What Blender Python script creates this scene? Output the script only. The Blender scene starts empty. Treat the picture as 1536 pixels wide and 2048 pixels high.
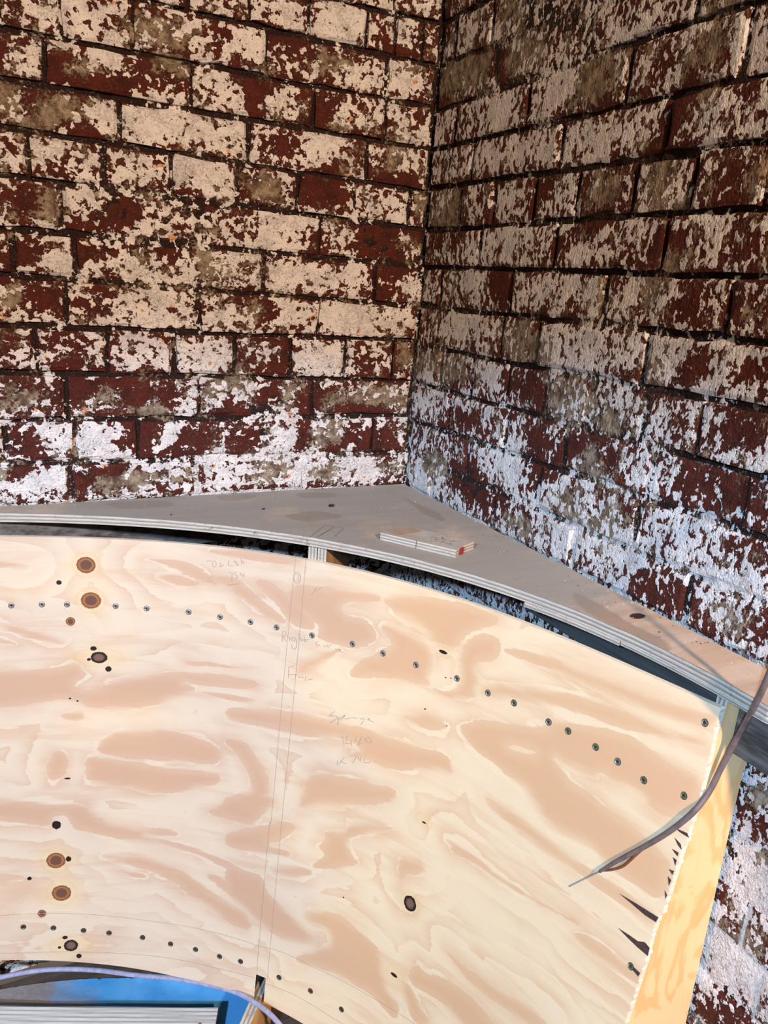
import bpy, bmesh, math, random
import numpy as np
from mathutils import Vector, Matrix

random.seed(7)
rng = np.random.default_rng(11)
SC = bpy.context.scene
COL = SC.collection

# ------------------------------------------------------------------ camera
cd = bpy.data.cameras.new('camera')
cam = bpy.data.objects.new('camera', cd)
COL.objects.link(cam)
cd.sensor_fit = 'VERTICAL'
cd.sensor_height = 24.0
cd.lens = 1545.0 / 2048.0 * 24.0
cd.clip_start = 0.02
_r = Vector((0.88669883, -0.45697091, 0.07030488))
_u = Vector((0.06555584, 0.27478663, 0.95926781))
_f = Vector((0.45767633, 0.84597275, -0.2736101))
cam.matrix_world = Matrix(((_r.x, _u.x, -_f.x, -0.95129971), (_r.y, _u.y, -_f.y, -1.65688793), (_r.z, _u.z, -_f.z, 1.62), (0, 0, 0, 1)))
SC.camera = cam

# ------------------------------------------------------------------ light
wd = bpy.data.worlds.new('world')
SC.world = wd
wd.use_nodes = True
bg = wd.node_tree.nodes['Background']
bg.inputs[0].default_value = (1.0, 0.80, 0.62, 1)
bg.inputs[1].default_value = 0.13

def lamp(name, kind, loc, target, energy, color, **kw):
    ld = bpy.data.lights.new(name, kind)
    ld.energy = energy
    ld.color = color
    for k, v in kw.items():
        setattr(ld, k, v)
    o = bpy.data.objects.new(name, ld)
    COL.objects.link(o)
    o.location = loc
    o.rotation_euler = (Vector(target) - Vector(loc)).to_track_quat('-Z', 'Y').to_euler()
    return o

# warm work lamp high up behind the camera, and a cool floodlight standing further back in the room
lamp('warm_work_lamp', 'AREA', (-0.68, -3.4, 2.60), (-0.5, -0.6, 1.0), 105, (1.0, 0.70, 0.48), shape='DISK', size=0.15)
lamp('cool_floodlight', 'SPOT', (-3.2, -3.3, 2.95), (-0.25, -0.35, -0.31), 950, (0.40, 0.66, 1.0),
     spot_size=math.radians(40), spot_blend=0.20, shadow_soft_size=0.10)

vs = SC.view_settings
vs.view_transform = 'Standard'
vs.look = 'None'
vs.exposure = 0.0
vs.gamma = 1.0
vs.use_curve_mapping = False

# ------------------------------------------------------------------ measured data (metres, radians)
BED_LEFT = [[0.015,2.4466],[0.015,2.3606],[0.015,2.2746],[0.03,2.1886],[0.0058,2.1052],[0.0153,2.0228],[0.0062,1.9373],[-0.0063,1.8476],[-0.0087,1.7657],[-0.0004,1.6831],[-0.0088,1.5923],[0.0026,1.5121],[-0.0069,1.4147],[0.004,1.3307],[-0.0024,1.2375],[-0.0012,1.1515],[-0.0012,1.0655],[-0.0012,0.9795],[-0.0012,0.8935],[-0.0012,0.8075],[-0.0012,0.7215],[-0.0012,0.6355],[-0.0012,0.5495],[-0.0012,0.4635],[-0.0012,0.3775],[-0.0012,0.2915],[-0.0012,0.2055],[-0.0012,0.1195]]
BED_RIGHT = [[0.0088,2.4503],[0.0088,2.3643],[0.0088,2.2783],[0.0088,2.1923],[0.0177,2.1063],[-0.0112,2.0157],[0.0045,1.9354],[0.007,1.8539],[-0.0009,1.7635],[0.0071,1.6824],[0.0038,1.594],[-0.0014,1.5009],[-0.0003,1.4124],[-0.0116,1.3193],[-0.0058,1.2328],[-0.0058,1.1463],[-0.0058,1.0598],[-0.0058,0.9733],[-0.0058,0.8868],[-0.0058,0.8003],[-0.0058,0.7138],[-0.0058,0.6273],[-0.0058,0.5408],[-0.0058,0.4543],[-0.0058,0.3678],[-0.0058,0.2813],[-0.0058,0.1948],[-0.0058,0.1083]]
PERP_LEFT = {-1:[-0.043,-0.109,-0.178,-0.308,-0.433,-0.55,-0.652],0:[-0.022,-0.125,-0.395,-0.654,-0.776,-0.876],1:[-0.007,-0.121,-0.29,-0.546,-0.806],2:[0.002,-0.159,-0.426,-0.679,-0.92],3:[-0.047,-0.184,-0.318,-0.451,-0.583,-0.709,-0.84],4:[-0.263,-0.529,-0.79],5:[-0.122,-0.389,-0.641,-0.767,-0.875],6:[-0.257,-0.526,-0.786],7:[-0.062,-0.188,-0.322,-0.449,-0.579,-0.712,-0.844],8:[-0.264,-0.527,-0.792],9:[-0.102,-0.378,-0.657,-0.78,-0.908],10:[-0.0,-0.272,-0.534,-0.79]}
PERP_RIGHT = {0:[-0.23,-0.499,-0.729],1:[-0.095,-0.348,-0.606,-0.823],2:[-0.176,-0.457,-0.705],3:[-0.143,-0.263,-0.395,-0.517,-0.653,-0.775],4:[-0.234,-0.479,-0.739],5:[-0.087,-0.359,-0.622,-0.877],6:[-0.09,-0.345,-0.462,-0.733],7:[-0.119,-0.252,-0.378,-0.501,-0.624,-0.753,-0.865],8:[-0.178,-0.393,-0.577,-0.785,-0.964]}
BLOB_LEFT = [[0,-0.705,2.08,0.033,0.009],[2,-0.783,2.057,0.022,0.014],[2,-0.71,2.046,0.03,0.019],[1,-0.672,2.044,0.021,0.014],[1,-0.633,2.057,0.018,0.029],[1,-0.574,2.061,0.036,0.024],[2,-0.533,2.069,0.02,0.02],[0,-0.502,2.072,0.017,0.02],[2,-0.519,2.121,0.042,0.007],[0,-0.856,1.965,0.014,0.032],[2,-0.83,1.97,0.017,0.026],[0,-0.788,1.961,0.015,0.026],[1,-0.753,1.975,0.02,0.021],[2,-0.712,2.003,0.018,0.022],[0,-0.588,1.969,0.033,0.02],[1,-0.588,2.007,0.033,0.015],[0,-0.658,1.962,0.024,0.015],[2,-0.51,1.995,0.029,0.038],[0,-0.703,1.947,0.039,0.01],[1,-0.867,1.899,0.028,0.026],[0,-0.814,1.912,0.015,0.014],[1,-0.773,1.902,0.037,0.022],[2,-0.707,1.897,0.029,0.035],[0,-0.736,1.866,0.026,0.01],[2,-0.608,1.915,0.05,0.033],[1,-0.818,1.873,0.024,0.015],[2,-0.518,1.903,0.038,0.032],[0,-0.641,1.874,0.024,0.008],[2,-0.869,1.81,0.019,0.029],[2,-0.801,1.822,0.037,0.03],[0,-0.769,1.799,0.026,0.013],[2,-0.733,1.816,0.021,0.02],[2,-0.664,1.82,0.035,0.023],[0,-0.603,1.83,0.02,0.021],[2,-0.546,1.827,0.058,0.03],[2,-0.517,1.798,0.041,0.016],[0,-0.842,1.735,0.03,0.02],[1,-0.802,1.731,0.015,0.026],[2,-0.878,1.698,0.019,0.015],[2,-0.819,1.699,0.023,0.013],[2,-0.692,1.754,0.032,0.016],[0,-0.668,1.733,0.036,0.029],[0,-0.752,1.705,0.031,0.013],[2,-0.575,1.729,0.023,0.017],[0,-0.502,1.753,0.024,0.014],[2,-0.501,1.725,0.024,0.014],[2,-0.813,1.666,0.036,0.013],[2,-0.465,2.128,0.022,0.011],[2,-0.38,2.138,0.047,0.02],[2,-0.237,2.161,0.065,0.02],[2,-0.278,2.12,0.071,0.015],[2,-0.08,2.156,0.027,0.021],[0,-0.081,2.122,0.036,0.015],[0,-0.34,2.088,0.017,0.017],[2,-0.435,2.07,0.033,0.025],[1,-0.265,2.07,0.033,0.024],[2,-0.185,2.05,0.049,0.028],[2,-0.071,2.06,0.044,0.025],[1,-0.078,2.084,0.04,0.012],[2,-0.377,2.046,0.02,0.014],[0,-0.423,1.998,0.027,0.017],[0,-0.409,1.968,0.017,0.024],[2,-0.347,1.98,0.039,0.03],[2,-0.465,1.961,0.036,0.023],[0,-0.278,1.97,0.022,0.031],[2,-0.185,1.994,0.038,0.012],[2,-0.156,1.973,0.023,0.013],[2,-0.095,2.005,0.028,0.013],[1,-0.091,1.96,0.044,0.016],[2,-0.031,1.979,0.021,0.02],[1,-0.217,1.957,0.023,0.016],[2,-0.455,1.916,0.023,0.024],[0,-0.35,1.888,0.046,0.025],[2,-0.256,1.917,0.052,0.019],[0,-0.195,1.909,0.031,0.016],[1,-0.196,1.877,0.039,0.019],[1,-0.09,1.904,0.057,0.026],[2,-0.056,1.891,0.021,0.01],[0,-0.095,1.863,0.049,0.013],[0,-0.246,1.87,0.023,0.013],[0,-0.259,1.82,0.045,0.032],[1,-0.404,1.809,0.035,0.028],[2,-0.419,1.833,0.017,0.012],[2,-0.337,1.836,0.018,0.013],[2,-0.47,1.808,0.017,0.031],[0,-0.144,1.813,0.016,0.03],[1,-0.157,1.822,0.016,0.02],[2,-0.082,1.799,0.033,0.021],[1,-0.011,1.821,0.026,0.028],[2,-0.345,1.742,0.084,0.02],[2,-0.207,1.732,0.043,0.02],[0,-0.131,1.746,0.065,0.021],[0,-0.268,1.713,0.019,0.013],[0,-0.859,1.641,0.015,0.023],[2,-0.821,1.652,0.02,0.018],[2,-0.781,1.629,0.016,0.019],[0,-0.754,1.642,0.013,0.013],[2,-0.676,1.643,0.042,0.025],[0,-0.59,1.664,0.015,0.017],[2,-0.59,1.621,0.073,0.014],[1,-0.51,1.653,0.027,0.029],[2,-0.867,1.586,0.013,0.011],[0,-0.831,1.553,0.023,0.027],[1,-0.876,1.551,0.02,0.021],[2,-0.888,1.523,0.015,0.011],[2,-0.746,1.577,0.027,0.017],[0,-0.711,1.568,0.019,0.022],[2,-0.649,1.535,0.063,0.017],[2,-0.585,1.567,0.053,0.023],[0,-0.747,1.53,0.022,0.011],[1,-0.769,1.537,0.016,0.014],[2,-0.882,1.444,0.025,0.017],[0,-0.867,1.489,0.023,0.008],[0,-0.779,1.481,0.016,0.008],[2,-0.803,1.463,0.016,0.014],[0,-0.764,1.441,0.025,0.017],[2,-0.738,1.482,0.022,0.017],[2,-0.636,1.474,0.053,0.033],[2,-0.53,1.459,0.047,0.037],[1,-0.546,1.489,0.025,0.012],[1,-0.866,1.371,0.026,0.023],[0,-0.823,1.386,0.024,0.02],[0,-0.902,1.368,0.01,0.011],[2,-0.822,1.412,0.013,0.009],[0,-0.769,1.38,0.022,0.032],[0,-0.707,1.398,0.046,0.012],[1,-0.719,1.366,0.017,0.027],[0,-0.649,1.381,0.03,0.018],[2,-0.558,1.384,0.028,0.025],[1,-0.637,1.347,0.045,0.015],[0,-0.592,1.387,0.015,0.019],[0,-0.561,1.337,0.013,0.009],[1,-0.507,1.366,0.013,0.013],[0,-0.885,1.296,0.029,0.023],[2,-0.802,1.294,0.044,0.033],[0,-0.839,1.271,0.019,0.015],[1,-0.747,1.281,0.014,0.031],[2,-0.709,1.289,0.02,0.025],[0,-0.677,1.295,0.012,0.022],[0,-0.647,1.294,0.024,0.034],[2,-0.577,1.312,0.047,0.013],[0,-0.614,1.287,0.015,0.016],[2,-0.583,1.277,0.019,0.013],[0,-0.608,1.255,0.031,0.016],[0,-0.555,1.27,0.016,0.029],[0,-0.52,1.275,0.019,0.033],[1,-0.487,1.268,0.016,0.03],[0,-0.881,1.222,0.021,0.015],[1,-0.912,1.232,0.016,0.012],[2,-0.906,1.199,0.016,0.018],[2,-0.831,1.201,0.03,0.018],[0,-0.778,1.196,0.02,0.028],[1,-0.723,1.199,0.035,0.025],[0,-0.696,1.22,0.009,0.016],[2,-0.615,1.217,0.043,0.019],[1,-0.646,1.195,0.046,0.016],[2,-0.561,1.215,0.022,0.02],[2,-0.34,1.702,0.052,0.013],[2,-0.21,1.71,0.043,0.017],[0,-0.141,1.712,0.025,0.021],[1,-0.045,1.717,0.03,0.021],[2,-0.439,1.647,0.046,0.029],[1,-0.474,1.635,0.021,0.029],[2,-0.345,1.651,0.033,0.02],[2,-0.276,1.632,0.077,0.021],[2,-0.174,1.657,0.02,0.021],[0,-0.07,1.661,0.043,0.022],[2,-0.037,1.63,0.026,0.018],[0,-0.105,1.615,0.025,0.022],[2,-0.473,1.556,0.032,0.02],[1,-0.398,1.56,0.022,0.027],[0,-0.376,1.557,0.011,0.027],[2,-0.331,1.563,0.038,0.028],[2,-0.143,1.554,0.117,0.033],[2,-0.472,1.467,0.021,0.028],[0,-0.354,1.463,0.038,0.039],[0,-0.414,1.49,0.022,0.01],[2,-0.406,1.455,0.026,0.025],[2,-0.252,1.459,0.064,0.033],[2,-0.137,1.48,0.042,0.023],[0,-0.116,1.477,0.026,0.019],[1,-0.027,1.472,0.027,0.035],[2,-0.438,1.391,0.063,0.021],[1,-0.449,1.412,0.022,0.018],[0,-0.437,1.344,0.074,0.015],[0,-0.374,1.369,0.019,0.022],[1,-0.312,1.384,0.035,0.03],[2,-0.342,1.354,0.023,0.015],[0,-0.283,1.362,0.024,0.03],[0,-0.243,1.377,0.02,0.023],[1,-0.116,1.37,0.105,0.031],[0,-0.213,1.346,0.021,0.015],[0,-0.123,1.346,0.052,0.014],[0,-0.428,1.281,0.038,0.033],[2,-0.425,1.281,0.015,0.009],[2,-0.47,1.301,0.022,0.015],[2,-0.328,1.287,0.036,0.019],[0,-0.276,1.282,0.016,0.031],[1,-0.218,1.288,0.05,0.031],[0,-0.204,1.257,0.025,0.012],[0,-0.145,1.283,0.035,0.028],[0,-0.078,1.27,0.045,0.041],[2,-0.071,1.294,0.018,0.016],[2,-0.442,1.207,0.042,0.026],[1,-0.357,1.199,0.055,0.031],[2,-0.289,1.216,0.025,0.031],[1,-0.222,1.198,0.047,0.024],[2,-0.109,1.209,0.036,0.021],[1,-0.044,1.19,0.032,0.025]]
BLOB_RIGHT = [[1,-0.244,2.15,0.062,0.028],[2,-0.218,2.129,0.048,0.021],[2,-0.101,2.142,0.054,0.035],[1,-0.303,2.068,0.074,0.036],[0,-0.221,2.068,0.032,0.025],[1,-0.114,2.072,0.108,0.04],[2,-0.519,2.094,0.045,0.014],[2,-0.644,2.042,0.073,0.022],[2,-0.718,2.042,0.044,0.018],[1,-0.772,2.032,0.032,0.012],[1,-0.655,1.994,0.029,0.019],[0,-0.72,1.978,0.053,0.022],[1,-0.753,1.994,0.05,0.024],[2,-0.83,1.972,0.026,0.037],[2,-0.714,1.946,0.031,0.009],[2,-0.46,1.997,0.037,0.029],[1,-0.542,1.983,0.056,0.039],[2,-0.588,1.965,0.021,0.02],[2,-0.255,1.97,0.071,0.038],[2,-0.395,1.979,0.04,0.046],[0,-0.726,1.91,0.031,0.035],[1,-0.763,1.914,0.025,0.021],[2,-0.822,1.896,0.046,0.024],[2,-0.812,1.872,0.024,0.018],[2,-0.27,1.894,0.087,0.03],[2,-0.418,1.897,0.047,0.039],[2,-0.53,1.884,0.064,0.025],[2,-0.628,1.896,0.041,0.02],[0,-0.692,1.865,0.028,0.016],[1,-0.668,1.868,0.024,0.017],[2,-0.683,1.824,0.029,0.023],[1,-0.716,1.818,0.041,0.023],[2,-0.749,1.812,0.022,0.032],[1,-0.729,1.782,0.055,0.016],[2,-0.797,1.835,0.024,0.015],[1,-0.866,1.799,0.033,0.023],[0,-0.826,1.794,0.024,0.027],[1,-0.089,1.807,0.058,0.043],[2,-0.33,1.818,0.052,0.038],[0,-0.395,1.81,0.021,0.036],[2,-0.462,1.806,0.051,0.027],[1,-0.568,1.809,0.039,0.029],[2,-0.352,1.743,0.134,0.025],[2,-0.512,1.746,0.037,0.023],[0,-0.578,1.737,0.034,0.022],[2,-0.662,1.742,0.051,0.024],[2,-0.826,1.743,0.056,0.018],[0,-0.897,1.728,0.022,0.018],[2,-0.278,1.709,0.083,0.027],[2,-0.41,1.704,0.05,0.021],[2,-0.547,1.711,0.049,0.023],[0,-0.497,1.712,0.026,0.02],[2,-0.645,1.707,0.032,0.018],[2,-0.821,1.702,0.038,0.019],[0,-0.735,1.706,0.028,0.017],[1,-0.748,1.692,0.014,0.014],[2,-0.184,1.647,0.083,0.034],[0,-0.315,1.646,0.04,0.032],[2,-0.511,1.643,0.097,0.032],[1,-0.604,1.639,0.017,0.023],[2,-0.668,1.648,0.037,0.029],[1,-0.733,1.65,0.034,0.024],[2,-0.764,1.62,0.032,0.021],[0,-0.808,1.626,0.03,0.023],[0,-0.887,1.64,0.023,0.019],[2,-0.92,1.659,0.014,0.018],[1,-0.904,1.631,0.015,0.019],[2,-0.219,1.556,0.118,0.039],[1,-0.404,1.547,0.059,0.035],[2,-0.562,1.548,0.08,0.04],[2,-0.676,1.563,0.058,0.022],[1,-0.472,1.536,0.028,0.03],[2,-0.786,1.562,0.046,0.028],[1,-0.76,1.531,0.029,0.032],[2,-0.885,1.565,0.055,0.026],[0,-0.925,1.557,0.022,0.016],[0,-0.848,1.545,0.021,0.02],[1,-0.119,1.46,0.133,0.031],[2,-0.314,1.473,0.058,0.038],[0,-0.421,1.459,0.044,0.031],[1,-0.556,1.456,0.07,0.037],[0,-0.484,1.44,0.028,0.026],[2,-0.696,1.469,0.032,0.034],[1,-0.686,1.436,0.043,0.023],[2,-0.811,1.473,0.04,0.021],[2,-0.895,1.483,0.067,0.023],[0,-0.924,1.478,0.026,0.026],[2,-0.296,1.387,0.086,0.034],[0,-0.264,1.361,0.054,0.025],[2,-0.1,1.387,0.084,0.032],[0,-0.506,1.364,0.041,0.026],[2,-0.554,1.369,0.032,0.025],[0,-0.599,1.369,0.037,0.025],[2,-0.421,1.341,0.045,0.037],[0,-0.652,1.381,0.017,0.024],[1,-0.663,1.358,0.039,0.036],[2,-0.709,1.381,0.026,0.023],[0,-0.69,1.368,0.022,0.023],[2,-0.77,1.371,0.039,0.03],[0,-0.865,1.371,0.068,0.028],[0,-0.926,1.383,0.058,0.016],[2,-0.091,1.182,0.043,0.039],[2,-0.399,1.288,0.063,0.038],[0,-0.519,1.298,0.048,0.026],[2,-0.973,1.432,0.018,0.019],[0,-0.898,1.361,0.061,0.037],[2,-0.811,1.365,0.032,0.025],[2,-0.528,1.253,0.034,0.027],[1,-0.614,1.268,0.043,0.034],[2,-0.569,1.327,0.038,0.021],[0,-0.809,1.283,0.023,0.03],[1,-0.735,1.285,0.031,0.039],[0,-0.477,1.215,0.036,0.014],[1,-0.482,1.187,0.051,0.023],[2,-0.632,1.211,0.06,0.025],[2,-0.801,1.229,0.038,0.023],[2,-0.747,1.231,0.026,0.031],[1,-0.698,1.245,0.033,0.024],[0,-0.831,1.183,0.042,0.034],[0,-0.888,1.189,0.021,0.029],[2,-0.893,1.327,0.041,0.017],[2,-0.96,1.2,0.034,0.024],[2,-0.936,1.235,0.024,0.021],[1,-0.984,1.188,0.022,0.02],[0,-0.928,1.19,0.012,0.021],[2,-1.026,1.174,0.017,0.02],[0,-1.028,1.182,0.014,0.016],[0,-0.976,1.307,0.029,0.013],[2,-0.996,1.303,0.021,0.013],[2,-0.968,1.258,0.045,0.02],[0,-0.543,1.321,0.04,0.026],[0,-0.278,1.233,0.072,0.041],[2,-0.101,1.189,0.043,0.022],[2,-0.413,1.301,0.046,0.028],[0,-0.354,1.216,0.067,0.029],[1,-0.128,1.225,0.063,0.033],[2,-0.883,1.253,0.034,0.021],[2,-1.069,1.008,0.016,0.01],[1,-1.082,0.981,0.01,0.021],[0,-1.084,0.921,0.016,0.016],[2,-1.083,0.883,0.018,0.016],[1,-1.099,0.882,0.013,0.021],[0,-1.085,0.823,0.016,0.027],[2,-1.106,0.815,0.015,0.016],[2,-1.078,0.768,0.016,0.022],[1,-1.106,0.733,0.024,0.028],[2,-1.131,0.706,0.023,0.022],[0,-1.134,0.759,0.01,0.027],[0,-1.102,0.605,0.025,0.035],[2,-1.076,0.617,0.017,0.018],[2,-1.138,0.663,0.02,0.022],[1,-1.128,0.693,0.013,0.016]]
CONE = [[-1.17694,-1.11041],[0.23899,0.02412,-0.09819,0.00197,1.08536],[0.02824,0.06589,-0.00778,-0.02333,1.0847],[-0.0152,1.3871],0.138,1.158,1.1107]
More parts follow.
